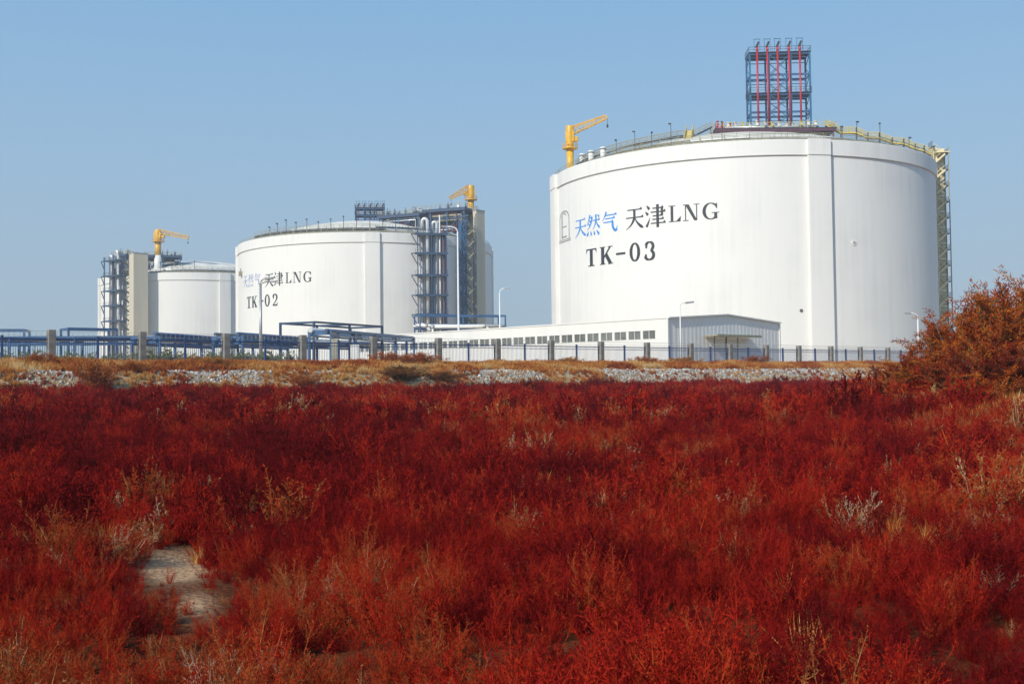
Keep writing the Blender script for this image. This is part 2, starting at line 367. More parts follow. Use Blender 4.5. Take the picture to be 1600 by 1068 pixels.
G['-'] = box(.02, .98, .44, .56)
G['0'] = ell(.5, .5, .36, .475, 0, 360, .27, .08, 28)
G['3'] = ell(.44, .75, .30, .225, 170, -70, .24, .08) + ell(.42, .27, .36, .25, 75, -170, .25, .08) + ell(.17, .73, .05, .05, 0, 360, .09, .09, 8) + ell(.13, .24, .05, .05, 0, 360, .09, .09, 8)
G['2'] = ell(.46, .72, .32, .26, 175, -25, .24, .08) + stroke(curve((.76, .64), (.68, .42), (.10, .08)), lin(.17, .06, 6)) + box(.08, .88, 0, .12) + [[(.74, .12), (.88, .12), (.93, .32)]] + ell(.19, .70, .05, .05, 0, 360, .1, .1, 8)
G['emblem'] = (box(.08, .13, .08, .66) + box(.87, .92, .08, .66) + stroke([(.105, .64)]+curve((.105, .72), (.12, .99), (.5, .99), 6)+curve((.5, .99), (.88, .99), (.895, .72), 6)[1:]+[(.895, .64)], .05)
               + box(.28, .37, .12, .88) + box(.37, .72, .14, .19) + box(.37, .72, .47, .51) + stroke(curve((.32, .88), (.5, .99), (.70, .84)), .035) + box(.0, 1.0, 0, .04) + box(.0, 1.0, .065, .09))
def clip_half(poly, x, keep_less):
    out = []; n = len(poly)
    for i in range(n):
        p, q = poly[i], poly[(i+1) % n]; pi = p[0] <= x if keep_less else p[0] >= x; qi = q[0] <= x if keep_less else q[0] >= x
        if pi: out.append(p)
        if pi != qi: t = (x-p[0])/(q[0]-p[0]); out.append((x, p[1]+t*(q[1]-p[1])))
    return out
def lettering(name, T, parent, rows, mat, r0=TR):
    """rows: (glyph, x0, x1, ytop, ybot) pixel boxes on the photo, turned into angles and heights on the wall"""
    lift = 0.012
    for grp in rows:
        tops = [hit((g[1]+g[2])/2, g[3], T)[1] for g in grp]; bots = [hit((g[1]+g[2])/2, g[4], T)[1] for g in grp]
        zt = sum(tops)/len(tops); zb = sum(bots)/len(bots); same = all(g[3] is not None for g in grp)
        for g, ztop, zbot in zip(grp, tops, bots):
            if grp[0][0] in ('T', 'L'): ztop, zbot = zt, zb
            b = MB()
            a_l, _ = hit(g[1], (g[3]+g[4])/2, T); a_r, _ = hit(g[2], (g[3]+g[4])/2, T)
            for poly in G[g[0]]:
                lift += 0.0004; pl = [(p[0], p[1]) for p in poly]
                if len(pl) == 4 or len(pl) == 3:
                    ar = sum(pl[i][0]*pl[(i+1) % len(pl)][1]-pl[(i+1) % len(pl)][0]*pl[i][1] for i in range(len(pl)))
                    if ar < 0: pl = pl[::-1]
                xs = [p[0] for p in pl]; step = 0.7/((a_r-a_l)*TR)
                k0 = math.floor(min(xs)/step); k1 = math.ceil(max(xs)/step)
                for k in range(k0, k1):
                    c = clip_half(pl, (k+1)*step, True)
                    if len(c) >= 3: c = clip_half(c, k*step, False)
                    if len(c) < 3: continue
                    pts = []
                    for x, y in c:
                        a = a_l+(a_r-a_l)*x; z = zbot+(ztop-zbot)*y-LAND; rr = r0+lift
                        pts.append((rr*math.cos(a), rr*math.sin(a), z))
                    b.quad(*pts)
            b.build(name, mat, parent)
z4 = lambda g, x0, x1, y0, y1: (g, 840+x0/4, 840+x1/4, 280+y0/4, 280+y1/4)
w3 = [c for c in t3.children if c.name.startswith('wall')][0]; w2 = [c for c in t2.children if c.name.startswith('wall')][0]
lettering('blue_letter', TANK3, w3, [[z4('tian', 232, 305, 240, 362), z4('ran', 306, 390, 218, 352), z4('qi', 402, 500, 200, 330)]], M['ink_blue'])
lettering('black_letter', TANK3, w3, [[z4('tian', 548, 665, 172, 312)], [z4('jin', 672, 800, 156, 298)], [z4('L', 818, 900, 166, 268), z4('N', 908, 1012, 155, 258), z4('G', 1030, 1135, 145, 250)],
          [z4('T', 303, 372, 436, 542), z4('K', 390, 472, 420, 530), z4('-', 490, 550, 405, 520), z4('0', 575, 642, 398, 515), z4('3', 668, 742, 390, 503)]], M['ink'])
lettering('emblem', TANK3, w3, [[z4('emblem', 134, 206, 198, 392)]], M['ink_grey'])
z6 = lambda g, x0, x1, y0, y1: (g, 360+x0/6.667, 360+x1/6.667, 400+y0/6.667, 400+y1/6.667)
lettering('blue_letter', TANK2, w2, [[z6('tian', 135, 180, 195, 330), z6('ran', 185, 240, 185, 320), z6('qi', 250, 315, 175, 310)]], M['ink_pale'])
lettering('black_letter', TANK2, w2, [[z6('tian', 355, 452, 172, 322)], [z6('jin', 455, 548, 160, 305)], [z6('L', 572, 640, 172, 280), z6('N', 650, 742, 165, 275), z6('G', 760, 850, 155, 270)],
          [z6('T', 172, 218, 425, 545), z6('K', 224, 280, 418, 535), z6('-', 298, 345, 405, 530), z6('0', 358, 412, 398, 520), z6('2', 438, 498, 395, 512)]], M['ink'])

# ------------------------------------------------------------------ building helpers in world space
def wb(b, name, mat, th, root=None, bevel=0):
    """build a world-space collector under a thing (or under one of its parts)"""
    L = (root or th).location
    b.v = [(v[0]-L.x, v[1]-L.y, v[2]-L.z) for v in b.v]
    return b.build(name, mat, th, bevel)
def gz1(x, y): return float(ground(x, y))

# ------------------------------------------------------------------ roof fittings of the near tank
def roof_run(T, a0, a1, r, dz, wdt, label, name, post=2.6):
    """curved walkway on short legs following the roof"""
    th = thing(name, label, 'roof walkway', (T.x, T.y, dome_z(r)+dz))
    deck = arc_block(r-wdt/2, r+wdt/2, a0, a1, -0.62, 0, 24); deck.build('deck', M['dark'], th)
    n = max(6, int(abs(a1-a0)*r/2.2)); rl = MB(); lg = MB()
    for rr in (r-wdt/2, r+wdt/2):
        rl.rail(ring_pts(rr, 0, a0, a1, n), 1.15, 0.035, 2.4)
        for p in ring_pts(rr, 0, a0, a1, n//2): lg.bar(p, (p[0], p[1], dome_z(rr)-dome_z(r)-dz-0.05), 0.22)
    rl.build('railing', M['olive'], th); lg.build('support', M['olive'], th)
    return th
def ang_at(px, T, r, Y): p = at(px, 300, Y); return math.atan2(p.y-T.y, p.x-T.x)
roof_run(TANK3, R(200), R(262), 38.2, 0.9, 1.3, 'dark railed walkway along the left roof edge of the tank lettered TK-03', 'roof_walkway')
roof_run(TANK3, R(262), R(310), 38.4, 0.7, 1.1, 'olive railed walkway along the front roof edge of the tank lettered TK-03', 'roof_walkway')
roof_run(TANK2, R(215), R(286), 37.8, 1.45, 1.8, 'dark railed walkway curving along the roof edge of the tank lettered TK-02', 'roof_walkway')
roof_run(TANK1, R(268), R(330), 37.0, 0.9, 1.4, 'dark railed walkway on the roof edge of the farthest tank', 'roof_walkway')

# central platform
pc = at(1200, 200, 241); PZ = 53.6
plat = thing('roof_platform', 'dark railed platform under the red and blue vent stacks on the nearest tank', 'platform', (pc.x, pc.y, PZ))
b = MB(); b.obox((0, 0, 0.45), (12.9, 0, 0), (0, 7.2, 0), (0, 0, 0.12)); b.build('deck', M['dark'], plat)
b = MB()
for y in (-7.1, -2.4, 2.4, 7.1): b.obox((0, y, 0.05), (12.8, 0, 0), (0, 0.14, 0), (0, 0, 0.27))
for k in range(9): b.obox((-12.6+k*3.15, 0, -0.02), (0.12, 0, 0), (0, 6.9, 0), (0, 0, 0.18))
b.build('beam', M['plum'], plat)
b = MB()
for k in range(7):
    for y in (-6.9, 0, 6.9):
        x = -12.2+k*4.06; rr = math.hypot(pc.x+x-TANK3.x, pc.y+y-TANK3.y); b.bar((x, y, -0.2), (x, y, dome_z(min(rr, 39))-PZ-0.1), 0.28)
b.build('column', M['plum'], plat)
b = MB(); b.rail([(-12.8, -7.1, 0.57), (12.8, -7.1, 0.57), (12.8, 7.1, 0.57), (-12.8, 7.1, 0.57), (-12.8, -7.1, 0.57)], 1.15, 0.04, 1.7); b.build('railing', M['pale_yellow'], plat)

# process valves and small bright pipes standing along the platform's front
def valve_set(loc, n, spread, mats, label, seed, hmax=1.9):
    rg = random.Random(seed)
    th = thing('valve_manifold', label, 'valves', loc)
    hd = MB(); hd.tube([(-spread/2, 0, 0.55), (spread/2, 0, 0.55)], 0.22, 8); hd.build('header_pipe', M[mats[0]], th)
    for k in range(n):
        x = -spread/2+spread*(k+0.5)/n; h = rg.uniform(1.0, hmax); y = rg.uniform(-0.5, 0.5)
        v = MB(); v.tube([(x, y, 0), (x, y, h)], 0.17, 8); v.tube([(x, y-0.5, h*0.6), (x, y+0.5, h*0.6)], 0.3, 8); v.tube([(x, y, h), (x, y, h+0.12)], 0.36, 10)
        v.tube([(x, y, 0), (x, 0, 0.55)], 0.16, 6)
        v.build('valve', M[mats[1+k % (len(mats)-1)]], th)
    return th
valve_set((pc.x-0.5, pc.y-5.4, PZ+0.57), 13, 20.0, ['pipe_silver', 'white', 'pipe_silver', 'pale_yellow', 'white'], 'row of pale valves and short pipes at the foot of the vent stack tower', 5)
q = at(1145, 197, 238)
valve_set((pc.x-10.0, pc.y-4.8, PZ+0.57), 5, 4.6, ['red', 'red', 'red', 'yellow'], 'cluster of red fire valves beside the vent stack tower, on its left', 6, 2.3)

# vent stack towers
def vent_tower(base, W, D, Hh, levels, pipes, label, rz, stack_h, bays, pipe_r=0.27, frame='teal'):
    th = thing('vent_stack_tower', label, 'vent stack', base, rz)
    xs = [-W/2+W*f for f in bays]
    for y in (-D/2, D/2):
        for x in xs:
            c = MB(); c.bar((x, y, 0), (x, y, Hh), 0.36); c.build('column', M[frame if (y < 0) else 'blue'], th)
    bm = MB()
    for i, z in enumerate(levels):
        for y in (-D/2, D/2): bm.bar((-W/2, y, z), (W/2, y, z), 0.26, 0.42)
        for x in xs: bm.bar((x, -D/2, z), (x, D/2, z), 0.22, 0.34)
        if i: 
            for y in (-D/2+0.02, D/2-0.02): bm.bar((-W/2, y, z-0.9), (W/2, y, z-0.9), 0.14)
    bm.build('beam', M['blue'], th)
    br = MB()
    for z0, z1 in zip([0]+list(levels), levels):
        mid = len(xs)//2-1
        xa, xb = xs[mid], xs[mid+1]; zm = (z0+z1)/2
        for y in (-D/2, D/2):
            br.bar((xa, y, z0), ((xa+xb)/2, y, zm), 0.13); br.bar(((xa+xb)/2, y, zm), (xb, y, z1), 0.13); br.bar((xa, y, z1), ((xa+xb)/2, y+0.01, zm), 0.13); br.bar((xb, y, z0), ((xa+xb)/2, y+0.01, zm), 0.13)
        for x in (xs[0], xs[-1]):
            br.bar((x, -D/2, z0), (x, D/2, zm), 0.13); br.bar((x, D/2, zm), (x, -D/2, z1), 0.13)
    br.build('brace', M[frame], th)
    for i in sorted({len(levels)//2, len(levels)-1}):
        z = levels[i]; d = MB(); d.obox((0, 0, z+0.28), (W/2+0.25, 0, 0), (0, D/2+0.4, 0), (0, 0, 0.06)); dk = d.build('deck', M['dark'], th)
        r = MB(); r.rail([(-W/2-.2, -D/2-.35, z+.34), (W/2+.2, -D/2-.35, z+.34), (W/2+.2, D/2+.35, z+.34), (-W/2-.2, D/2+.35, z+.34), (-W/2-.2, -D/2-.35, z+.34)], 1.1, 0.035, 1.5); r.build('railing', M['dark'], dk)
    for f, y in pipes:
        x = -W/2+W*f; p = MB(); top = Hh+stack_h
        p.tube([(x, y, 0.1), (x, y, Hh+0.3)], pipe_r, 10); p.tube([(x, y, Hh+0.3), (x, y, top-.9)], pipe_r*1.35, 12); pp = p.build('vent_pipe', M['red'], th)
        c = MB(); c.tube([(x-0.12, y, top-1.0), (x, y, top-0.6), (x+0.35, y, top+.25)], pipe_r*1.5, 12, r2=pipe_r*1.0); c.build('outlet_cap', M['dark'], pp)
        g = MB()
        for sx in (-0.62, 0.62): g.bar((x+sx, y, Hh+0.4), (x+sx, y, top+0.85), 0.09)
        g.bar((x-0.75, y, top+0.85), (x+0.75, y, top+0.85), 0.12); g.build('cap_frame', M['teal'], pp)
    return th
vb = at(1213, 186, 244.5); vt = at(1213, 92, 244.5)
TH = vt.z-(PZ+0.57)
vent_tower((vb.x, pc.y+1.2, PZ+0.57), 12.9, 4.6, TH, [TH*0.06+0.2, TH*.27, TH*.49, TH*.73, TH-0.15], [(.12, -2.75), (.29, -2.75), (.46, -2.75), (.65, -2.75), (.83, -2.75)],
           'tall blue steel tower carrying five red vent stacks on the nearest tank', R(-3), 2.1, [0, .32, .68, 1], 0.21)
v2b = at(578, 337, 366); v2t = at(578, 326, 366); d2 = dome_z(max(0, math.hypot(v2b.x-TANK2.x, v2b.y-TANK2.y)))
vent_tower((v2b.x, v2b.y, d2-0.2), 9.2, 4.0, v2t.z-d2+0.2, [1.2, (v2t.z-d2)*0.55, v2t.z-d2], [(.08, 0), (.3, 0), (.52, 0), (.74, 0), (.96, 0)],
           'low blue frame with five dark vent stacks on the roof of the tank lettered TK-02', R(4), 1.6, [0, .33, .66, 1], 0.2, 'blue_dark')

# stepped roof stair on the right of the near tank
rs = thing('roof_stair', 'yellow railed stairs stepping down the roof to the right edge of the nearest tank', 'stair', (pc.x+12.9, pc.y-2.0, PZ))
prof_ = [(1290, 196), (1314, 208), (1338, 208), (1356, 216), (1374, 216), (1394, 224), (1412, 225), (1430, 233), (1444, 236), (1456, 243)]
pts = [at(x, y, 236-4.0*i/9)-rs.location for i, (x, y) in enumerate(prof_)]
A, E = pts[0], pts[-1]
side = Vector((E.y-A.y, -(E.x-A.x), 0)).normalized()*0.55
b = MB(); r = MB(); st = MB()
for p, q_ in zip(pts, pts[1:]):
    for s_ in (-1, 1): st.bar(p+side*s_, q_+side*s_, 0.1, 0.34); r.rail([p+side*s_, q_+side*s_], 1.15, 0.06, 1.2)
    n = max(2, int((q_-p).length/0.45))
    for k in range(n): c = p.lerp(q_, (k+.5)/n); b.obox(c, side, (q_-p).normalized()*0.2, (0, 0, 0.04))
b.build('tread', M['plum'], rs); r.build('railing', M['yellow_dull'], rs); st.build('stringer', M['yellow_dull'], rs)
lg = MB()
for p in pts[:-1]:
    rr = min(39, math.hypot(p.x+rs.location.x-TANK3.x, p.y+rs.location.y-TANK3.y))
    for s_ in (-1, 1): lg.bar(p+side*s_, (p+side*s_).xy.to_3d()+Vector((0, 0, dome_z(rr)-rs.location.z)), 0.14)
lg.build('support', M['plum'], rs)

def roof_path(prof, Ya, Yb, mat_r, mat_d, wid, label, name='roof_stair'):
    P_ = [at(x, y, Ya+(Yb-Ya)*k/(len(prof)-1)) for k, (x, y) in enumerate(prof)]; th = thing(name, label, 'stair', P_[0])
    P_ = [p-th.location for p in P_]; b = MB(); r = MB(); lg = MB()
    for p, q in zip(P_, P_[1:]):
        sd = Vector((q.y-p.y, -(q.x-p.x), 0)).normalized()*wid/2
        for s_ in (-1, 1): b.bar(p+sd*s_, q+sd*s_, .1, .3); r.rail([p+sd*s_, q+sd*s_], 1.15, .05, 1.3)
        n = max(2, int((q-p).length/.5))
        for k in range(n): b.obox(p.lerp(q, (k+.5)/n), sd, (q-p).normalized()*.2, (0, 0, .04))
        m_ = max(1, int((q-p).length/3))
        for k in range(m_):
            c = p.lerp(q, k/m_)
            for s_ in (-1, 1):
                e = c+sd*s_; w_ = e+th.location; rr = math.hypot(w_.x-TANK3.x, w_.y-TANK3.y); zd = dome_z(min(39.2, rr)) if rr < 39.9 else RIM
                if zd < w_.z: lg.bar(e, (e.x, e.y, zd-th.location.z), .15)
    b.build('tread', M[mat_d], th); r.build('railing', M[mat_r], th); lg.build('support', M['olive'], th); return th
roof_path([(1112, 199), (1086, 212), (1058, 214), (1030, 219), (1000, 225), (970, 232), (945, 239), (922, 247), (902, 256)], 232, 228, 'olive', 'dark', 1.2, 'grey railed steps from the roof platform down to the crane on the nearest tank')
roof_path([(1078, 204), (1076, 213), (1074, 221)], 224, 222, 'pale_yellow', 'yellow_dull', 1.4, 'short pale yellow ladder at the left of the roof platform on the nearest tank', 'roof_ladder')
rgp = random.Random(21)
for k, px in enumerate((958, 988, 1015, 1046, 1128, 1322, 1345, 1382, 1428)):
    a, _ = hit(px, 240, TANK3, 38.5); p = (TANK3.x+37.6*math.cos(a), TANK3.y+37.6*math.sin(a), dome_z(37.6)); hh = rgp.uniform(3.2, 5.2)
    t = thing('roof_lamp', 'thin lamp post with small floodlight along the roof edge of the nearest tank', 'lamp', p, rgp.uniform(0, 6), 'thin lamp posts on the roof edge')
    b = MB(); b.tube([(0, 0, -.2), (0, 0, hh)], .06, 6); b.build('pole', M['dark'], t); b = MB(); b.obox((.2, 0, hh), (.26, 0, 0), (0, .16, 0), (0, 0, .12)); b.build('floodlight', M['dark'], t)
for k, (pa, pb, dz, r_, mt) in enumerate(((900, 1110, .5, .22, 'pipe_silver'), (950, 1075, .9, .16, 'olive'), (1090, 1300, .45, .30, 'white'), (1300, 1452, .4, .16, 'plum'))):
    a0, _ = hit(pa, 250, TANK3, 38); a1, _ = hit(pb, 240, TANK3, 38); rr = 37.0-.5*k; z0 = dome_z(rr)+dz
    t = thing('roof_pipe', ['silver pipe along the left roof edge of the nearest tank', 'thin olive pipe beside the silver one on the left roof edge', 'fat white pipe along the front roof edge below the platform', 'plum pipe under the yellow roof stairs of the nearest tank'][k], 'pipe', (TANK3.x, TANK3.y, z0))
    b = MB(); b.tube(ring_pts(rr, 0, a0, a1, 26), r_, 8); b.build('pipe_run', M[mt], t); b = MB()
    for p in ring_pts(rr, 0, a0, a1, 12): b.bar((p[0], p[1], -r_), (p[0], p[1], -dz-.1), .16)
    b.build('support', M['olive'], t)

for T_, rr, dz, a0, a1, r_, mt, lab in ((TANK2, 36.2, .55, 225, 300, .34, 'pipe_silver', 'silver pipe along the front roof edge of the tank lettered TK-02'), (TANK2, 38.9, .5, 230, 292, .26, 'olive', 'olive pipe under the roof walkway of the tank lettered TK-02'),
                                          (TANK2, 35.0, .9, 282, 312, .3, 'blue_dark', 'dark pipe between roof walkway and pump platform of the tank lettered TK-02'),
                                          (TANK1, 36.0, .6, 262, 312, .36, 'pipe_silver', 'silver pipe along the front roof edge of the farthest tank'), (TANK1, 38.6, .7, 255, 290, .4, 'dark', 'dark pipe along the front roof edge of the farthest tank')):
    t = thing('roof_pipe', lab, 'pipe', (T_.x, T_.y, dome_z(rr)+dz)); b = MB(); b.tube(ring_pts(rr, 0, R(a0), R(a1), 24), r_, 8); b.build('pipe_run', M[mt], t); b = MB()
    for p in ring_pts(rr, 0, R(a0), R(a1), 18): b.bar((p[0], p[1], -r_), (p[0], p[1], -dz-.1), .2); b.bar((p[0], p[1], 0), (p[0], p[1], r_+.5), .14)
    b.build('support', M['olive'], t)
for T_, lo, hi, n_, lab, gp in ((TANK2, 222, 300, 13, 'thin lamp post along the roof walkway of the tank lettered TK-02', 'thin lamp posts on the middle tank'), (TANK1, 250, 285, 5, 'thin lamp post on the roof edge of the farthest tank', 'thin lamp posts on the farthest tank')):
    for k in range(n_):
        a = R(lo+(hi-lo)*(k+.5)/n_); hh = 3.2+1.4*((k*7) % 5)/4; rr = 36.9
        t = thing('roof_lamp', lab, 'lamp', (T_.x+rr*math.cos(a), T_.y+rr*math.sin(a), dome_z(rr)), a, gp)
        b = MB(); b.tube([(0, 0, -.2), (0, 0, hh)], .09, 6); b.build('pole', M['dark'], t); b = MB(); b.obox((.2, 0, hh), (.3, 0, 0), (0, .2, 0), (0, 0, .14)); b.build('floodlight', M['dark'], t)
# three white roof vents by the crane
for px, lab in ((906, 'white roof vent cylinder nearest the crane on the largest tank'), (920, 'middle one of three white roof vent cylinders right of the crane'), (939, 'white roof vent cylinder farthest right from the crane on the largest tank')):
    p = at(px, 262, 230); a = math.atan2(p.y-TANK3.y, p.x-TANK3.x)
    ang, _ = hit(px, 262, TANK3, 39.6)
    t = thing('roof_vent', lab, 'vent', (TANK3.x+39.0*math.cos(ang), TANK3.y+39.0*math.sin(ang), RIM), 0, 'white roof vents')
    b = MB(); b.tube([(0, 0, -0.6), (0, 0, 2.4)], 0.55, 14); b.tube([(0, 0, 2.4), (0, 0, 2.75)], 0.85, 14, r2=0.5); b.build('body', M['white'], t)
    b = MB(); b.tube([(0, 0, 0.0), (0, 0, 0.2)], 0.75, 14); b.build('flange', M['galv'], t)

# ------------------------------------------------------------------ jib cranes
def crane(base, ztop, rad, zfl, boom_root, boom_tip, label, style, lower_white=None):
    th = thing('jib_crane', label, 'crane', base)
    L = lambda p: Vector(p)-Vector(base)
    z0 = 0 if lower_white is None else lower_white-base[2]
    b = MB(); b.tube([(0, 0, z0), (0, 0, zfl-base[2])], rad, 16); b.build('pedestal', M['yellow'], th)
    if lower_white is not None:
        b = MB(); b.tube([(0, 0, 0), (0, 0, z0)], rad*1.25, 16); b.build('lower_pedestal', M['white'], th)
    b = MB(); zz = zfl-base[2]; b.tube([(0, 0, zz), (0, 0, zz+0.25)], rad*2.1, 20); fl_ = b.build('walk_ring', M['yellow'], th)
    b = MB(); rp = [(rad*2.0*math.cos(2*math.pi*k/12), rad*2.0*math.sin(2*math.pi*k/12), zz+0.25) for k in range(13)]; b.rail(rp, 1.0, 0.04, 5); b.build('railing', M['yellow'], fl_)
    b = MB(); b.tube([(0, 0, zz+0.25), (0, 0, ztop-base[2])], rad*1.15, 14); d = (Vector(boom_tip)-Vector(boom_root)); dh = Vector((d.x, d.y, 0)).normalized(); sd_ = Vector((-dh.y, dh.x, 0))
    hh = ztop-zfl
    b.obox(Vector((0, 0, zz+hh*0.55)), dh*rad*1.2, sd_*rad*0.9, Vector((0, 0, hh*0.24)))
    b.obox(Vector((0, 0, zz+hh*0.42))+dh*rad*1.6, dh*rad*0.7, sd_*rad*0.6, Vector((0, 0, hh*0.1)))
    b.build('slewing_house', M['yellow'], th, 0.08)
    r0, r1 = L(boom_root), L(boom_tip); ax = (r1-r0).normalized(); up = sd_.cross(ax).normalized()
    if up.z < 0: up = -up
    bo = MB(); n = 9; bw = max(.8, rad); hw0, hw1 = rad*0.8, rad*0.45; hgt0, hgt1 = rad*1.3*style, rad*0.7
    P = []
    for i in range(n+1):
        f = i/n; c = r0.lerp(r1, f); a = hw0+(hw1-hw0)*f; h = hgt0+(hgt1-hgt0)*f
        P.append([c+sd_*a+up*h, c-sd_*a+up*h, c-sd_*a-up*h*0.35, c+sd_*a-up*h*0.35])
    for i in range(n):
        for k in range(4):
            bo.bar(P[i][k], P[i+1][k], 0.22*bw); bo.bar(P[i][k], P[i][(k+1) % 4], 0.13*bw)
            bo.bar(P[i][k], P[i+1][(k+1) % 4] if i % 2 else P[i+1][k-1], 0.11*bw)
    for k in range(4): bo.bar(P[n][k], P[n][(k+1) % 4], 0.2)
    bo.build('boom', M['yellow'], th)
    b = MB(); b.tube([L((0, 0, 0))*0+r0-dh*0.2-up*rad*0.3, r0.lerp(r1, 0.38)-up*hgt0*0.30], rad*0.22, 8); b.build('luffing_ram', M['galv'], th)
    b = MB(); hk = r1-up*0.4; b.tube([hk, hk-Vector((0, 0, 1.2))], 0.05, 6); b.obox(hk-Vector((0, 0, 1.5)), (0.2, 0, 0), (0, 0.2, 0), (0, 0, 0.32)); b.build('hook_block', M['dark'], th)
    return th
c3 = at(891, 250, 246)
crane((c3.x, c3.y, RIM+0.6), at(891, 197, 246).z, 0.80, at(891, 233, 246).z, at(890, 209, 246), at(948, 184, 245), 'yellow jib crane with raised lattice boom on the left rim of the nearest tank', 1.25)
# crane deck overhanging the rim
cp = thing('crane_platform', 'dark railed platform around the foot of the crane on the nearest tank', 'platform', (c3.x, c3.y, RIM+0.9))
b = MB(); b.obox((0, 0, 0.1), (2.7, 0, 0), (0, 2.7, 0), (0, 0, 0.15)); b.build('deck', M['dark'], cp)
b = MB(); b.rail([(-2.6, -2.6, .25), (2.6, -2.6, .25), (2.6, 2.6, .25), (-2.6, 2.6, .25), (-2.6, -2.6, .25)], 1.15, 0.04, 1.3); b.build('railing', M['olive'], cp)
b = MB()
for sx in (-2.4, 2.4):
    for sy in (-2.4, 2.4): b.bar((sx, sy, 0), (sx*0.8, sy*0.8, -2.6), 0.25)
b.build('bracket', M['olive'], cp)
c2 = at(736, 330, 352)
crane((c2.x, c2.y, RIM+0.5), at(736, 290, 352).z, 0.95, at(736, 313, 352).z, at(734, 296, 352), at(704, 310, 350), 'yellow jib crane with lowered boom above the concrete shaft of the tank lettered TK-02', 1.3)
c1 = at(247, 425, 446)
crane((c1.x, c1.y, RIM+0.2), at(247, 359, 446).z, 1.2, at(247, 378, 446).z, at(248, 363, 446), at(294, 372, 445), 'yellow jib crane on a white column on the farthest tank', 0.8, at(247, 399, 446).z)

# ------------------------------------------------------------------ stair towers, shafts and pipe towers
def stair_tower(loc, rz, Hh, W, D, step, label, mat_f, mat_s, ties=0.0, tie_every=3):
    """zigzag stair: flights run along x between two pairs of posts"""
    th = thing('stair_tower', label, 'stair tower', loc, rz)
    for x in (-W/2, W/2):
        for y in (-D/2, D/2):
            p = MB(); p.bar((x, y, 0), (x, y, Hh+1.2), 0.2); p.build('post', M[mat_f], th)
    n = int(round(Hh/step)); lw = W*0.2
    for k in range(n):
        z0, z1 = k*step, (k+1)*step; zm = (z0+z1)/2
        fl = MB()
        for (a, b_, y0, za, zb) in ((-W/2+lw, W/2-lw, -D/4, z0, zm), (W/2-lw, -W/2+lw, D/4, zm, z1)):
            for s_ in (-1, 1):
                fl.bar((a, y0+s_*D*0.22, za), (b_, y0+s_*D*0.22, zb), 0.12, 0.4)
            m_ = 9
            for i in range(m_): fl.obox((a+(b_-a)*(i+.5)/m_, y0, za+(zb-za)*(i+.5)/m_), (0.16, 0, 0), (0, D*0.21, 0), (0, 0, 0.03))
            fl.bar((a, y0-D*0.22, za+1.0), (b_, y0-D*0.22, zb+1.0), 0.08); fl.bar((a, y0+D*0.22, za+1.0), (b_, y0+D*0.22, zb+1.0), 0.08)
        fl.build('flight', M[mat_s], th)
        ld = MB(); ld.obox((W/2-lw/2, 0, zm), (lw/2, 0, 0), (0, D/2, 0), (0, 0, 0.08)); ld.obox((-W/2+lw/2, 0, z1), (lw/2, 0, 0), (0, D/2, 0), (0, 0, 0.08))
        ld.rail([(W/2, -D/2, zm), (W/2, D/2, zm)], 1.1, 0.035, 1.0); ld.rail([(-W/2, -D/2, z1), (-W/2, D/2, z1)], 1.1, 0.035, 1.0)
        ld.build('landing', M['dark'], th)
        if ties and k % tie_every == 0:
            t_ = MB(); t_.bar((-W/2, D/2, z1), (-W/2, D/2+ties, z1), 0.25); t_.bar((W/2, D/2, z1), (W/2, D/2+ties, z1), 0.25); t_.bar((-W/2, D/2, z1), (W/2, D/2+ties, z1), 0.15); t_.build('tie', M['dark'], th)
    return th
# right of the near tank: radial direction points right, flights run around the rim
aR = math.atan2(-TANK3.y, -TANK3.x)           # towards the camera
sa_ = R(-6); s3 = Vector((TANK3.x+(TR+2.15)*math.cos(sa_), TANK3.y+(TR+2.15)*math.sin(sa_)))
sp3 = stair_tower((s3.x, s3.y, LAND), sa_, RIM-LAND+4.3, 3.3, 3.0, 3.45, 'olive zigzag stair tower standing against the right side of the nearest tank', 'olive', 'pale_olive', 0, 3)
for k in range(14):
    b = MB(); b.obox((-0.95, -0.1, 1.75+k*3.45), (0.62, 0, 0), (0, 0.03, 0), (0, 0, 1.45)); b.build('side_panel', M['pale_olive'], sp3)
    b = MB(); b.obox((0.7, 1.62, 1.75+k*3.45), (0.95, 0, 0), (0, 0.03, 0), (0, 0, 1.69)); b.build('side_panel', M['pale_olive'], sp3)
b = MB(); b.obox((0.5, 0, RIM-LAND+4.4), (1.5, 0, 0), (0, 1.7, 0), (0, 0, 0.1)); b.build('cover', M['pale_olive'], sp3)

def shaft(px0, px1, ptop, Y, depth, rz, label, mat='tan'):
    p = at((px0+px1)/2, ptop, Y); wv = (at(px1, ptop, Y)-at(px0, ptop, Y)).length
    th = thing('concrete_shaft', label, 'concrete shaft', (p.x, p.y, LAND), rz)
    b = MB(); b.box(-wv/2, wv/2, -depth/2, depth/2, -0.4, p.z-LAND); b.build('wall', M[mat], th, 0.06)
    b = MB(); b.box(-wv/2-.12, wv/2+.12, -depth/2-.12, depth/2+.12, p.z-LAND+0.003, p.z-LAND+0.35); b.build('coping', M['galv'], th)
    return th
shaft(738.5, 757.5, 330, 343, 1.5, R(47), 'plain grey concrete shaft rising beside the tank lettered TK-02')
shaft(205, 228, 397, 432, 5.0, R(38), 'tan concrete shaft rising in front of the farthest tank')

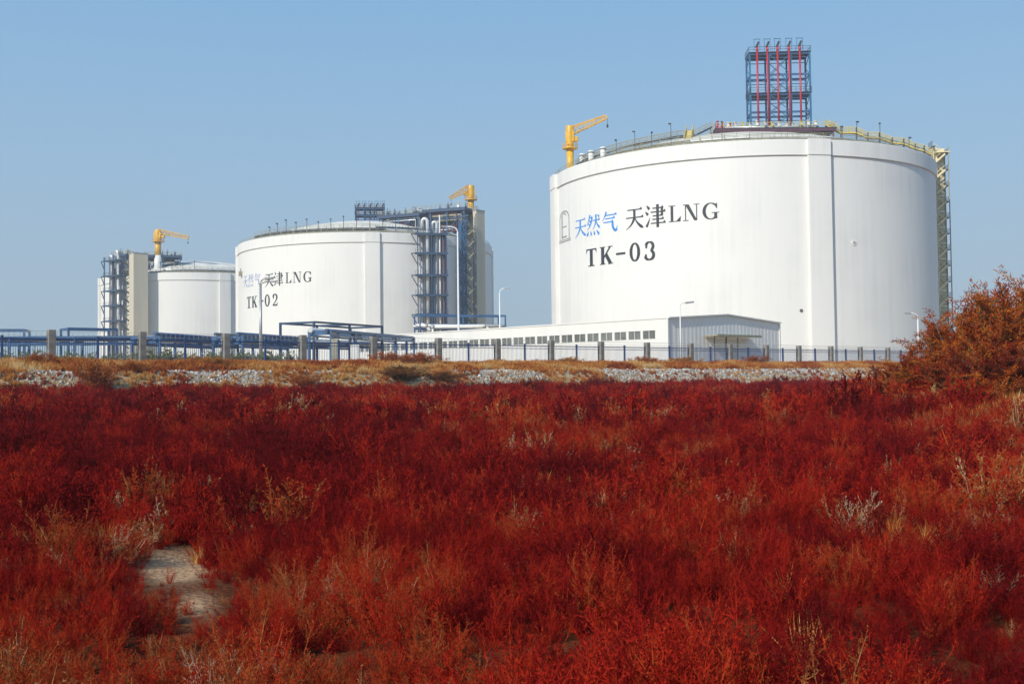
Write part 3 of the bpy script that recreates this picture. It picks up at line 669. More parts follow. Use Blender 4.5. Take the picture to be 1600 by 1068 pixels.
def pipe_tower(loc, rz, Hh, W, D, levels, pipes, label, toptool, bracket=-1, mat='blue_dark'):
    """steel rack against the tank; pipes climb it and bend over the rim"""
    th = thing('pipe_tower', label, 'pipe tower', loc, rz)
    for x in (-W/2, -W*0.02, W/2):
        for y in (-D/2, D/2):
            c = MB(); c.bar((x, y, 0), (x, y, Hh), 0.32); c.build('column', M[mat], th)
    bm = MB(); br = MB()
    for z in levels:
        for y in (-D/2, D/2): bm.bar((-W/2-.8, y, z), (W/2+.5, y, z), 0.3, 0.6)
        for x in (-W/2, 0, W/2): bm.bar((x, -D/2, z), (x, D/2, z), 0.25, 0.4)
        bm.obox((0, 0, z+0.34), (W/2+.3, 0, 0), (0, D/2, 0), (0, 0, 0.04))
        bm.rail([(-W/2-.7, -D/2, z+.4), (W/2+.4, -D/2, z+.4)], 1.1, 0.04, 1.5)
        br.bar((bracket*W/2, -D/2, z-3.4), (bracket*(W/2+1.9), -D/2, z), 0.26); br.bar((bracket*W/2, -D/2, z), (bracket*(W/2+1.9), -D/2, z), 0.3)
        br.bar((bracket*W/2, D/2, z-3.4), (bracket*(W/2+1.9), D/2, z), 0.26)
    bm.build('beam', M[mat], th); br.build('bracket', M[mat], th)
    for x, y, r_, top, bend, mt in pipes:
        p = MB(); 
        if bend: 
            k = bend; ps = [(x, y, 0.5), (x, y, top-k)]+[(x+(-k*1.0)*(1-math.cos(a))*0.9, y+0.25*k*(1-math.cos(a)), top-k+k*math.sin(a)) for a in [math.pi*i/8 for i in range(1, 9)]]
            ps.append((ps[-1][0], ps[-1][1], top-k-2.5))
        else: ps = [(x, y, 0.5), (x, y, top)]
        p.tube(ps, r_, 10); p.build('pipe', M[mt], th)
    return th
pT = at(674, 360, 329); zT = pT.z-LAND
def lev(px, ys, Y): return [at(px, y, Y).z-LAND for y in ys]
pipe_tower((pT.x, pT.y, LAND), R(8), zT, 8.4, 4.2, lev(674, (367, 397, 431, 462, 492), 329),
           [(-1.2, -0.6, 0.52, zT+3.4, .85, 'pipe_silver'), (1.6, 0.2, 0.42, zT+2.6, .7, 'pipe_silver'), (-3.0, 0.3, 0.5, zT-2, 0, 'pipe_silver'), (2.4, -0.8, 0.2, zT+4.5, 0, 'white'), (3.0, 0, 0.22, zT-1, 0, 'plum'), (3.6, -0.7, 0.28, zT+1, 0, 'plum'), (-2.2, .9, .18, zT+2, 0, 'white'), (0.9, -1.2, .14, zT+1.5, 0, 'teal'), (-3.6, -.4, .16, zT+1, 0, 'galv'), (2.0, 1.0, .2, zT+3, 0, 'pipe_silver'), (0.4, 0.6, 0.25, zT, 0, 'teal')],
           'dark blue pipe tower with silver gooseneck pipes against the tank lettered TK-02', 0)
pU = at(179, 402, 440); zU = pU.z-LAND
pipe_tower((pU.x, pU.y, LAND), R(-32), zU, 7.0, 4.2, lev(179, (408, 432, 455, 478, 502), 440),
           [(0.2, -0.8, 0.55, zU-1, 0, 'dark'), (1.9, 0, 0.55, zU+2.6, .9, 'pipe_silver'), (-1.6, 0, 0.6, zU+0.8, .8, 'pipe_silver'), (2.9, -0.5, 0.4, zU+0.5, 0, 'pipe_silver')],
           'dark pipe tower with silver pipes against the left side of the farthest tank', 0)
s2 = at(733.5, 330, 339)
stair_tower((s2.x, s2.y, LAND), R(18), at(733, 341, 339).z-LAND, 3.0, 3.2, 3.6, 'olive zigzag stair tower between blue steel and concrete shaft of the tank lettered TK-02', 'blue_dark', 'olive')
s1 = at(200, 400, 434)
stair_tower((s1.x, s1.y, LAND), R(35), at(200, 405, 434).z-LAND, 4.4, 3.2, 3.6, 'dark zigzag stair tower left of the tan concrete shaft of the farthest tank', 'blue_dark', 'olive')
# blue steel ladder frame beside the TK-02 stairs, and two cladding strips on the wall
bl = at(722, 345, 338)
lt = thing('cable_frame', 'tall blue lattice cable frame between pipe tower and stairs of the tank lettered TK-02', 'steel frame', (bl.x, bl.y, LAND), R(12))
hL = at(722, 346, 338).z-LAND
b = MB()
for x in (-1.0, 1.0):
    for y in (-0.9, 0.9): b.bar((x, y, 0), (x, y, hL), 0.26)
b.build('column', M['blue'], lt)
b = MB(); n = 14
for k in range(n):
    z0, z1 = hL*k/n, hL*(k+1)/n
    for y in (-0.9, 0.9): b.bar((-1, y, z0), (1, y, z1), 0.2); b.bar((1, y, z0), (-1, y+.01, z1), 0.2); b.bar((-1, y, z1), (1, y, z1), 0.22)
b.build('brace', M['blue'], lt)
for x0 in (-0.5, 0.0, 0.5):
    b = MB(); b.tube([(x0, 0, 0), (x0, 0, hL-0.5)], 0.2, 8); b.build('cable_duct', M['teal'], lt)

# steel roof platforms with pump deck: tank 2 (right) and tank 1 (left)
def pump_deck(pxa, pxb, ya, yb, Ya, Yb, wid, drop, label, seed, rails='olive'):
    rg = random.Random(seed)
    a, c = at(pxa, ya, Ya), at(pxb, yb, Yb); zz = (a.z+c.z)/2
    mid = (a+c)/2; d = Vector((c.x-a.x, c.y-a.y, 0)); L = d.length; rz = math.atan2(d.y, d.x)
    th = thing('pump_platform', label, 'platform', (mid.x, mid.y, zz), rz)
    b = MB(); b.obox((0, 0, 0), (L/2, 0, 0), (0, wid/2, 0), (0, 0, 0.12)); b.build('deck', M['blue_dark'], th)
    b = MB()
    for y in (-wid/2, 0, wid/2): b.obox((0, y, -0.5), (L/2, 0, 0), (0, 0.15, 0), (0, 0, 0.36))
    n = int(L/3)
    for k in range(n+1): b.obox((-L/2+L*k/n, 0, -0.45), (0.12, 0, 0), (0, wid/2, 0), (0, 0, 0.3))
    b.build('beam', M['blue_dark'], th)
    b = MB()
    for k in range(n//2+1):
        for y in (-wid/2+.4, wid/2-.4):
            x = -L/2+0.5+(L-1)*k/max(1, n//2); b.bar((x, y, -0.8), (x, y, -drop), 0.3)
            if k: b.bar((x, y, -0.9), (x-(L-1)/max(1, n//2), y, -drop+0.5), 0.16)
    b.build('column', M['blue'], th)
    for k in range(26):
        y = rg.uniform(-wid/2+.5, wid/2-.5); z = -rg.uniform(1.2, drop-.6); x0 = -L/2+rg.uniform(0, L*.3); x1 = L/2-rg.uniform(0, L*.3); r_ = rg.uniform(0.18, 0.42)
        b = MB(); b.tube([(x0, y, -drop), (x0, y, z), (x1, y, z), (x1, y, -drop)], r_, 8); b.build('pipe', M[rg.choice(['pipe_silver', 'blue_dark', 'plum', 'blue_dark', 'olive'])], th)
    b = MB(); b.rail([(-L/2, -wid/2, .12), (L/2, -wid/2, .12), (L/2, wid/2, .12), (-L/2, wid/2, .12), (-L/2, -wid/2, .12)], 1.2, 0.05, 1.6); b.build('railing', M[rails], th)
    for k in range(10):
        x = -L/2+L*(k+.5)/10+rg.uniform(-.6, .6); y = rg.uniform(-wid/2+1, wid/2-1); h = rg.uniform(1.2, 3.2)
        b = MB(); b.tube([(x, y, .12), (x, y, h*.7)], rg.uniform(.18, .4), 8); b.tube([(x, y, h*.7), (x, y, h)], 0.09, 6); b.obox((x, y, h*.45), (.4, 0, 0), (0, .3, 0), (0, 0, .2)); b.build('valve', M[rg.choice(['olive', 'blue', 'pipe_silver', 'pale_yellow', 'blue_dark'])], th)
    return th
pump_deck(655, 737, 331, 329, 352, 345, 10.0, 7.4, 'upper dark blue pump platform full of pipes at the right rim of TK-02', 11)
pump_deck(597, 662, 338, 336, 350, 344, 6.0, 4.6, 'lower dark pipe platform between dome and pump platform of the tank lettered TK-02', 12)
pump_deck(226, 284, 401, 400, 448, 452, 9.0, 8.6, 'dark blue pump platform behind the crane column on the farthest tank', 13)
pump_deck(184, 206, 400, 398, 444, 440, 6.0, 8.0, 'narrow dark blue pipe platform left of the tan shaft on the farthest tank', 14)
# instrument box on the wall of TK-02
ia, iz = hit(378, 427, TANK2, TR)
ib = thing('wall_box', 'small dark box on the left edge of the tank lettered TK-02', 'box', (TANK2.x+TR*math.cos(ia), TANK2.y+TR*math.sin(ia), iz), ia)
b = MB(); b.box(-0.05, 0.9, -.7, .7, -.8, .6); b.build('case', M['olive'], ib, 0.05); b = MB(); b.bar((.4, 0, .6), (.4, 0, 1.5), .15); b.build('conduit', M['dark'], ib)
# survey targets on the near tank
for px, py, lab in ((1252, 485, 'small dark survey mark left of the buttress of the nearest tank'), (1334, 379, 'grey hatch plate on the wall right of the buttress of the nearest tank')):
    a, z = hit(px, py, TANK3, TR); big = 0.55 if px == 1334 else 0.3
    o = thing('wall_mark', lab, 'wall mark', (TANK3.x+TR*math.cos(a), TANK3.y+TR*math.sin(a), z), a)
    b = MB(); b.tube([(-0.02, 0, 0), (0.1, 0, 0)], big, 12); b.build('plate', M['white' if big > .4 else 'dark'], o)
    b = MB(); b.tube([(0.1, 0, 0), (0.2, 0, 0)], big*0.4, 10); b.build('cap', M['olive'], o)

# ------------------------------------------------------------------ warehouse
WC = at(1043, 497, 135); WA = R(43.2); wf = Vector((math.cos(WA), math.sin(WA), 0)); wl = Vector((-math.sin(WA), math.cos(WA), 0))
WW, WL, WE = 24.0, 66.0, WC.z-LAND; RIDGE = 0.75
wh = thing('warehouse', 'long white warehouse with a window strip and grey gable in front of the nearest tank', 'warehouse', (WC.x, WC.y, LAND), WA)
# local x along the gable, local y along the long white side (x=0)
wn = []; zb_, zt_ = WE*0.60, WE*0.785
y0 = 1.9; bay = 2.06; gap = 0.28
sheet = MB(); sheet.box(0, .2, 0, WL, -0.4, zb_); sheet.box(0, .2, 0, WL, zt_, WE-0.02); sheet.box(0, .2, 0, y0, zb_, zt_)
k = 0; edge = y0
while edge+bay < WL-1:
    wn.append((edge, edge+bay)); sheet.box(0, .2, edge+bay, min(edge+bay+gap, WL), zb_, zt_); edge += bay+gap; k += 1
sheet.box(0, .2, edge, WL, zb_, zt_); sheet.build('side_wall', M['shed_white'], wh)
for a, c in wn:
    f = MB(); mw = .06
    for yy in (a+mw/2, (a+c)/2, c-mw/2): f.box(-.03, .12, yy-mw/2, yy+mw/2, zb_, zt_)
    f.box(-.03, .12, a, c, zb_, zb_+.06); f.box(-.03, .12, a, c, zt_-.06, zt_)
    wo = f.build('window', M['white'], wh)
    g = MB(); g.box(.06, .09, a, c, zb_, zt_); g.build('pane', M['glass'], wo)
# grey gable of ribbed sheet
gb = MB(); nr_ = 60
prof = lambda x: WE + RIDGE*(1-abs(x-WW/2)/(WW/2)) - 0.04
dx0, dx1, dh = WW*0.385, WW*0.60, 4.3
for i in range(nr_):
    x0, x1 = WW*i/nr_, WW*(i+1)/nr_; off = -.014 if i % 2 else 0.0; xm = (x0+x1)/2
    zlo = dh if dx0 < xm < dx1 else -0.4
    gb.quad((x0, off, zlo), (x1, off, zlo), (x1, off, prof(x1)), (x0, off, prof(x0)))
    o2 = 0.0 if i % 2 else -.014
    gb.quad((x1, off, zlo), (x1, o2, zlo), (x1, o2, prof(x1)), (x1, off, prof(x1)))
gb.build('gable_wall', M['shed_grey'], wh)
bw = MB(); bw.box(WW-.2, WW, 0.02, WL, -0.4, WE-.02); bw.box(.22, WW-.22, WL-.2, WL-.02, -0.4, WE-.02); bw.build('rear_wall', M['shed_white'], wh)
rf = MB()
for s_ in (0, 1):
    x0, x1 = (-0.08, WW/2) if s_ == 0 else (WW/2, WW+0.08); z0, z1 = (WE-.01, WE+RIDGE) if s_ == 0 else (WE+RIDGE, WE-.01)
    rf.quad((x0, -.3, z0), (x1, -.3, z1), (x1, WL+.3, z1), (x0, WL+.3, z0)); rf.quad((x0, -.3, z0+.16), (x0, WL+.3, z0+.16), (x1, WL+.3, z1+.16), (x1, -.3, z1+.16))
    rf.quad((x0, -.3, z0), (x0, -.3, z0+.16), (x1, -.3, z1+.16), (x1, -.3, z1))
rf.quad((-.08, -.3, WE-.01), (-.08, WL+.3, WE-.01), (-.08, WL+.3, WE+.15), (-.08, -.3, WE+.15)); rf.quad((WW+.08, -.3, WE-.01), (WW+.08, -.3, WE+.15), (WW+.08, WL+.3, WE+.15), (WW+.08, WL+.3, WE-.01))
rf.build('roof', M['shed_white'], wh)
tr = MB(); tr.box(-.1, .12, -.12, .1, -.4, WE-.05); tr.box(WW-.12, WW+.1, -.12, .1, -.4, WE-.05); tr.build('corner_trim', M['shed_white'], wh)
cn = MB(); cn.box(WW*.30, WW*.70, -2.0, -.07, WE*.665, WE*.665+.14); cn.box(WW*.30, WW*.70, -2.06, -2.0, WE*.665-.1, WE*.665+.22)
cn.build('canopy', M['olive'], wh)
for i in range(2):
    xa = dx0+(dx1-dx0)*i/2+.06; xb = dx0+(dx1-dx0)*(i+1)/2-.06
    dr = MB(); dr.box(xa, xb, .02, .1, -.3, dh-.05); d_ = dr.build('door', M['white'], wh)
    fr = MB(); fr.box(xa-.05, xa+.05, -.03, .12, -.3, dh); fr.box(xb-.05, xb+.05, -.03, .12, -.3, dh); fr.box(xa+.05, xb-.05, -.03, .12, dh-.1, dh); fr.build('frame', M['dark'], d_)

# ------------------------------------------------------------------ pipe racks and gantries
def pipe_rack(pxa, pxb, ya, yb, Ya, Yb, wid, npipe, label, name='pipe_rack', low=2.2, mats=('blue', 'pipe_silver', 'blue'), steel='blue', goal=True, upper=0):
    a, c = at(pxa, ya, Ya), at(pxb, yb, Yb); a.z = c.z = (a.z+c.z)/2
    d = Vector((c.x-a.x, c.y-a.y, 0)); L = d.length; mid = (a+c)/2
    th = thing(name, label, 'pipe rack', (mid.x, mid.y, LAND), math.atan2(d.y, d.x)); Hh = a.z-LAND
    n = max(1, int(L/6.5))
    for k in range(n+1):
        x = -L/2+L*k/n; f = MB()
        for y in (-wid/2, wid/2): f.bar((x, y, -0.3), (x, y, Hh), 0.26)
        f.bar((x, -wid/2, Hh-low), (x, wid/2, Hh-low), 0.22, .3)
        if goal: f.bar((x, -wid/2, Hh-.13), (x, wid/2, Hh-.13), 0.24, .26)
        f.build('frame', M[steel], th)
    b = MB()
    for y in (-wid/2, wid/2):
        b.bar((-L/2, y, Hh-.1), (L/2, y, Hh-.1), 0.2, .26); b.bar((-L/2, y, Hh-low-.2), (L/2, y, Hh-low-.2), 0.16, .24)
    b.build('beam', M[steel], th)
    for k in range(npipe):
        y = -wid/2+.4+(wid-.8)*k/max(1, npipe-1); r_ = (0.22, 0.32, 0.16, 0.26)[k % 4]
        p = MB(); p.tube([(-L/2-.5, y, Hh-low+.17+r_), (L/2+.5, y, Hh-low+.17+r_)], r_, 10); p.build('pipe', M[mats[k % len(mats)]], th)
    for k in range(upper):
        y = -wid/2+.5+(wid-1)*k/max(1, upper-1); p = MB(); p.tube([(-L/2-.4, y, Hh+.25), (L/2+.4, y, Hh+.25)], 0.2, 8); p.build('pipe', M[mats[k % len(mats)]], th)
    return th
pipe_rack(-70, 42, 516, 514, 150, 152, 3.5, 3, 'thin blue pipe frame at the far left behind the fence', low=1.9)
pipe_rack(101, 176, 513, 513.5, 152, 156, 3.5, 3, 'thin blue pipe frame in front of the farthest tank', low=1.9)
pipe_rack(-80, 222, 526, 527, 139, 142, 4.0, 3, 'long low blue pipe rack running behind the leftmost fence posts', low=0.7, upper=0, mats=('blue', 'pipe_silver', 'teal'))
pipe_rack(228, 352, 533, 526, 128, 146, 3.6, 3, 'low blue pipe rack below the wall of the farthest tank', low=0.7, upper=1, mats=('blue', 'pipe_silver', 'blue'))
pipe_rack(356, 470, 531, 527, 134, 152, 4.0, 4, 'thick dark blue pipe bundle in front of the tank lettered TK-02', low=0.9, upper=2, mats=('blue', 'blue_dark', 'pipe_silver'))
pipe_rack(464, 572, 506, 507, 146, 160, 5.5, 4, 'tall open blue pipe gantry below the wall of the tank lettered TK-02', 'pipe_gantry', low=3.0, mats=('pipe_silver', 'teal'), steel='blue_dark')
pipe_rack(500, 632, 524, 520, 138, 164, 3.0, 2, 'low blue pipe run meeting the left end of the white warehouse', low=0.45, upper=0, mats=('blue_dark', 'pipe_silver'))
pipe_rack(652, 784, 494, 491, 226, 232, 4.5, 4, 'blue pipe rack at the foot of the pipe tower, above the warehouse roof', low=2.6, mats=('white', 'pipe_silver'), steel='blue')
def bent_pipe(pts, r_, mat, label, name='white_pipe'):
    base = Vector(pts[0]); th = thing(name, label, 'pipe', base)
    b = MB(); b.tube([Vector(p)-base for p in pts], r_, 10); b.build('pipe_run', M[mat], th)
    b = MB()
    for i, p in enumerate(pts[1:-1]): q_ = Vector(p)-base; b.tube([q_-Vector((r_*.8, 0, 0)), q_+Vector((r_*.8, 0, 0))], r_*1.25, 10)
    b.build('flange', M['galv'], th); return th
p0 = at(676, 511, 222); p1 = at(757, 509.5, 224); p2 = at(766, 513, 224)
bent_pipe([(p0.x, p0.y, LAND), (p0.x, p0.y, p0.z), (p1.x, p1.y, p1.z), (p2.x, p2.y, p2.z-.4), (p2.x, p2.y, LAND)], 0.42, 'white', 'fat white pipe bending down just above the warehouse roof')
p0 = at(664, 507, 222); p1 = at(672, 516, 222)
bent_pipe([(p0.x-.8, p0.y, p0.z), (p0.x+.3, p0.y, p0.z-.3), (p1.x, p1.y, p1.z), (p1.x+.1, p1.y, LAND)], 0.36, 'white', 'short curved white pipe at the foot of the pipe tower')

# ------------------------------------------------------------------ lamps
def lamp(px, ytop, Y, arms, label, mat='white', r_=0.09):
    p = at(px, ytop, Y); Hh = p.z-LAND; th = thing('street_lamp', label, 'street lamp', (p.x, p.y, LAND))
    b = MB(); b.tube([(0, 0, -.3), (0, 0, Hh)], r_*1.25, 10, r2=r_*.75); b.build('pole', M[mat], th)
    b = MB(); b.tube([(0, 0, 0), (0, 0, .5)], r_*2.2, 10); b.build('base', M[mat], th)
    for dx, dz in arms:
        e = MB(); ps = curve((0, 0), (0, dz), (dx, dz), 6); e.tube([(x, 0, Hh-.05+z) for x, z in ps], r_*.6, 8); ar = e.build('arm', M[mat], th)
        h = MB(); sgn = 1 if dx > 0 else -1; h.obox((dx+sgn*.35, 0, Hh-.05+dz), (.45, 0, .05*sgn), (0, .17, 0), (0, 0, .09)); h.build('lamp_head', M['galv'], ar, 0.03)
    return th
lamp(407, 444, 122, [(0.75, 0.75), (1.1, 0.35)], 'tall grey street lamp in front of the lettering TK-02', 'galv', .17)
lamp(715, 362, 176, [(-1.7, 0.9)], 'tallest white lamp post, beside the pipe tower above the warehouse', 'white', .15)
lamp(780.5, 458, 172, [(0.9, 0.8)], 'white street lamp standing alone against the sky between two tanks', 'white', .11)
lamp(1062.5, 478, 116, [(0.65, 0.42)], 'slim white street lamp in front of the grey warehouse gable', 'white', .075)
lamp(1434, 497, 150, [(-1.0, 0.75)], 'white street lamp left of the russet bushes at the foot of the nearest tank', 'white', .11)
lamp(1508, 476, 150, [(-0.6, 0.5)], 'white street lamp mostly hidden behind the russet bushes', 'white', .11)

# ------------------------------------------------------------------ fence
def fence_pt(px):
    d = ray(px, 540); k = np.array([d.x, 1.0]); A_ = np.array([[k[0], -FD[0]], [k[1], -FD[1]]]); z, s = np.linalg.solve(A_, P0); return s
pxs = [80, 222, 353, 473, 583, 685, 777, 861, 939, 1011, 1079, 1140, 1197, 1248, 1298, 1344, 1387]
ss = [fence_pt(x) for x in pxs]; dd = ss[1]-ss[0]
ss = [ss[0]-2*dd, ss[0]-dd]+ss+[ss[-1]+dd*k for k in range(1, 8)]
fe = thing('perimeter_fence', 'blue picket fence with grey concrete posts along the top of the bank', 'fence', (P0[0], P0[1], LAND), math.atan2(FD[1], FD[0]))
POST_H = 2.28
def post_h(s): return POST_H - 0.12*max(0, s)/90
pm = MB(); pm.obox((0, 0, POST_H/2-.2), (.22, 0, 0), (0, .22, 0), (0, 0, POST_H/2+.2)); po = pm.build('concrete_post', M['concrete'], fe, 0.025)
cm = MB(); cm.obox((0, 0, POST_H+.045), (.255, 0, 0), (0, .255, 0), (0, 0, .045))
sm_ = MB(); sm_.bar((0, 0, -.2), (0, 0, 1.86), .13); sm_.bar((0, 0, 1.86), (0, .0, 1.9), .16)
so = None; first = True; pl = {}
for i, s in enumerate(ss):
    o = po if i == 0 else po.copy()
    if i: COL.objects.link(o); o.parent = fe
    o.location = (s, 0, 0); o.scale = (1, 1, post_h(s)/POST_H)
    if i == len(ss)-1: break
    e = ss[i+1]; md = (s+e)/2
    if so is None: so = sm_.build('steel_post', M['fence_blue'], fe); q_ = so
    else: q_ = so.copy(); COL.objects.link(q_); q_.parent = fe
    q_.location = (md, 0, 0)
    for a, c in ((s+.23, md-.07), (md+.07, e-.23)):
        L = c-a; key = round(L, 2)
        if key not in pl:
            b = MB(); b.bar((0, 0, 1.72), (L, 0, 1.72), .07); b.bar((0, 0, 1.5), (L, 0, 1.5), .045); b.bar((0, 0, .25), (L, 0, .25), .06)
            n = int(L/.14)
            for k in range(1, n): b.bar((L*k/n, 0, .2), (L*k/n, 0, 1.78), .022)
            pl[key] = b.build('picket_panel', M['fence_blue'], fe); o = pl[key]
        else: o = pl[key].copy(); COL.objects.link(o); o.parent = fe
        o.location = (a, 0, 0)
    L = e-s; w_ = MB(); pts = []
    for k in range(int(L/.32)*8+1): t_ = k/8; pts.append((t_*.32+.1, .19*math.cos(2*math.pi*t_), 2.02+.19*math.sin(2*math.pi*t_)))
    w_.tube(pts, .008, 3, False)
    for z in (1.9, 2.2): w_.bar((0, 0, z), (L, 0, z), .014)
    o = w_.build('razor_wire', M['galv'], fe); o.location = (s, 0, 0)

# ------------------------------------------------------------------ vegetation: blade clouds built as real geometry
def blades_mesh(name, P, D, L, W, bend, var, mat, rg):
    """each blade: tapering ribbon of one quad and a tip triangle, curving upward by `bend`"""
    n = len(P); D = D/np.linalg.norm(D, axis=1, keepdims=True)
    rnd = rg.normal(size=(n, 3)); S = np.cross(D, rnd); S /= np.linalg.norm(S, axis=1, keepdims=True)+1e-9
    L = np.broadcast_to(L, n)[:, None]; W = np.broadcast_to(W, n)[:, None]; bend = np.broadcast_to(bend, n)[:, None]
    up = np.array([0, 0, 1.0]); mid = P+D*L*0.5; tip = P+D*L+up*bend*L
    V = np.stack([P-S*W/2, P+S*W/2, mid+S*W*0.42, mid-S*W*0.42, tip], 1).reshape(-1, 3)
    b = np.arange(n)*5
    loops = np.stack([b, b+1, b+2, b+3, b+3, b+2, b+4], 1).ravel()
    me = bpy.data.meshes.new(name); me.vertices.add(n*5); me.loops.add(n*7); me.polygons.add(n*2)
    me.vertices.foreach_set('co', V.ravel().astype(np.float32)); me.loops.foreach_set('vertex_index', loops.astype(np.int32))
    st = np.stack([np.arange(n)*7, np.arange(n)*7+4], 1).ravel(); me.polygons.foreach_set('loop_start', st.astype(np.int32))
    a = me.attributes.new('var', 'FLOAT', 'POINT'); a.data.foreach_set('value', np.repeat(var, 5).astype(np.float32))
    me.materials.append(mat); me.update(calc_edges=True); me.validate()
    return me
def leaf_mat(name, ramp, spread=0.35, trans=0.25, inst=True):
    mt = bpy.data.materials.new(name); mt.use_nodes = True; t = mt.node_tree; N = t.nodes.new; Lk = t.links.new
    out = t.nodes['Material Output']; t.nodes.remove(t.nodes['Principled BSDF'])
    a = N('ShaderNodeAttribute'); a.attribute_name = 'var'
    mul = N('ShaderNodeMath'); mul.operation = 'MULTIPLY_ADD'; mul.inputs[1].default_value = spread; mul.inputs[2].default_value = -spread/2; Lk(a.outputs['Fac'], mul.inputs[0])
    ad = N('ShaderNodeMath'); ad.operation = 'ADD'; Lk(mul.outputs[0], ad.inputs[0])
    if inst:
        i_ = N('ShaderNodeAttribute'); i_.attribute_name = 'tint'; i_.attribute_type = 'INSTANCER'; Lk(i_.outputs['Fac'], ad.inputs[1])
    else: ad.inputs[1].default_value = 0.5
    cr = N('ShaderNodeValToRGB'); Lk(ad.outputs[0], cr.inputs[0]); e = cr.color_ramp.elements
    e[0].position, e[0].color = ramp[0][0], (*ramp[0][1], 1); e[1].position, e[1].color = ramp[-1][0], (*ramp[-1][1], 1)
    for p, c in ramp[1:-1]: k = e.new(p); k.color = (*c, 1)
    d = N('ShaderNodeBsdfDiffuse'); tr = N('ShaderNodeBsdfTranslucent'); mx = N('ShaderNodeMixShader'); mx.inputs[0].default_value = trans
    Lk(cr.outputs[0], d.inputs['Color']); Lk(cr.outputs[0], tr.inputs['Color']); Lk(d.outputs[0], mx.inputs[1]); Lk(tr.outputs[0], mx.inputs[2]); Lk(mx.outputs[0], out.inputs['Surface'])
    return mt
RED = leaf_mat('saltwort_leaf', [(0.0, (0.12, 0.007, 0.009)), (0.22, (0.25, 0.012, 0.011)), (0.42, (0.40, 0.020, 0.012)), (0.57, (0.46, 0.034, 0.014)), (0.70, (0.41, 0.080, 0.022)), (0.83, (0.33, 0.098, 0.030)), (0.92, (0.42, 0.22, 0.075)), (1.0, (0.62, 0.46, 0.32))], 0.36)
STRAW = leaf_mat('dry_grass_blade', [(0.0, (0.27, 0.05, 0.018)), (0.3, (0.48, 0.15, 0.035)), (0.6, (0.62, 0.31, 0.08)), (1.0, (0.70, 0.52, 0.26))], 0.4)
RUST = leaf_mat('tamarisk_leaf', [(0.0, (0.18, 0.022, 0.009)), (0.35, (0.35, 0.062, 0.014)), (0.65, (0.48, 0.12, 0.018)), (0.88, (0.46, 0.21, 0.04)), (1.0, (0.28, 0.22, 0.06))], 1.0, inst=False)
RUST_D = leaf_mat('dark_bush_leaf', [(0.0, (0.11, 0.010, 0.008)), (0.4, (0.22, 0.024, 0.012)), (0.8, (0.28, 0.07, 0.02)), (1.0, (0.20, 0.12, 0.04))], 0.9, inst=False)
GOLD = leaf_mat('golden_bush_leaf', [(0.0, (0.28, 0.09, 0.02)), (0.5, (0.45, 0.19, 0.04)), (1.0, (0.52, 0.33, 0.09))], 0.9, inst=False)
AMBER = leaf_mat('amber_bush_leaf', [(0.0, (0.22, 0.035, 0.012)), (0.5, (0.40, 0.10, 0.022)), (1.0, (0.50, 0.24, 0.06))], 0.9, inst=False)
UMBER = leaf_mat('umber_bush_leaf', [(0.0, (0.10, 0.03, 0.012)), (0.5, (0.22, 0.08, 0.025)), (1.0, (0.30, 0.20, 0.06))], 0.9, inst=False)
GREEN = leaf_mat('hedge_leaf', [(0.0, (0.10, 0.12, 0.04)), (0.5, (0.24, 0.25, 0.09)), (1.0, (0.42, 0.38, 0.17))], 0.9, inst=False)

def herb(name, seed, nst, h, spread, per, tl, tw, leaves, ll, lw, mat, upb=0.75):
    """bushy saltwort: ascending stems, side twigs, short fleshy leaves"""
    rg = np.random.default_rng(seed); P, D, L, W, B, V = [], [], [], [], [], []
    for s in range(nst):
        az = rg.uniform(0, 2*math.pi); tilt = rg.uniform(0.05, spread); hh = h*rg.uniform(0.6, 1.1)
        d = np.array([math.sin(tilt)*math.cos(az), math.sin(tilt)*math.sin(az), math.cos(tilt)]); p0 = rg.normal(size=3)*np.array([.03, .03, 0])
        sv = rg.uniform(0, 1)
        pts = [p0+d*hh*f+np.array([0, 0, 0.25*hh*f*f])+rg.normal(size=3)*0.012*(f > 0) for f in np.linspace(0, 1, 5)]
        for a, b in zip(pts, pts[1:]): P.append(a); D.append(b-a); L.append(np.linalg.norm(b-a)*1.15); W.append(tw*1.5); B.append(0); V.append(min(1, sv+.2))
        for k in range(per):
            f = rg.uniform(0.18, 1.0); i = min(3, int(f*4)); q = pts[i]+(pts[i+1]-pts[i])*(f*4-i)
            dd = d*upb+rg.normal(size=3)*0.55; dd[2] = abs(dd[2])*0.8+0.15; dd /= np.linalg.norm(dd); l = tl*rg.uniform(0.5, 1.2)*(1.25-f*0.6)
            P.append(q); D.append(dd); L.append(l); W.append(tw); B.append(0.2); tv = np.clip(sv*0.6+rg.uniform(0, .4), 0, 1); V.append(tv)
            for m_ in range(leaves):
                g = rg.uniform(0.1, 1.05); P.append(q+dd*l*g+np.array([0, 0, .2*l*g*g])); D.append(dd*0.6+rg.normal(size=3)*0.6); L.append(ll*rg.uniform(.6, 1.3)); W.append(lw); B.append(0.15); V.append(np.clip(tv+rg.normal()*0.18, 0, 1))
    return blades_mesh(name, np.array(P), np.array(D), np.array(L), np.array(W), np.array(B), np.array(V), mat, rg)
def tuft(name, seed, n, h, spread, w, mat):
    rg = np.random.default_rng(seed); az = rg.uniform(0, 2*np.pi, n); t = rg.uniform(0.03, spread, n)
    D = np.stack([np.sin(t)*np.cos(az), np.sin(t)*np.sin(az), np.cos(t)], -1); P = np.stack([rg.normal(size=n)*.07, rg.normal(size=n)*.07, np.zeros(n)], -1)
    return blades_mesh(name, P, D, h*rg.uniform(.5, 1.1, n), w*rg.uniform(.7, 1.3, n), -0.12*rg.uniform(0, 1, n), rg.uniform(0, 1, n), mat, rg)
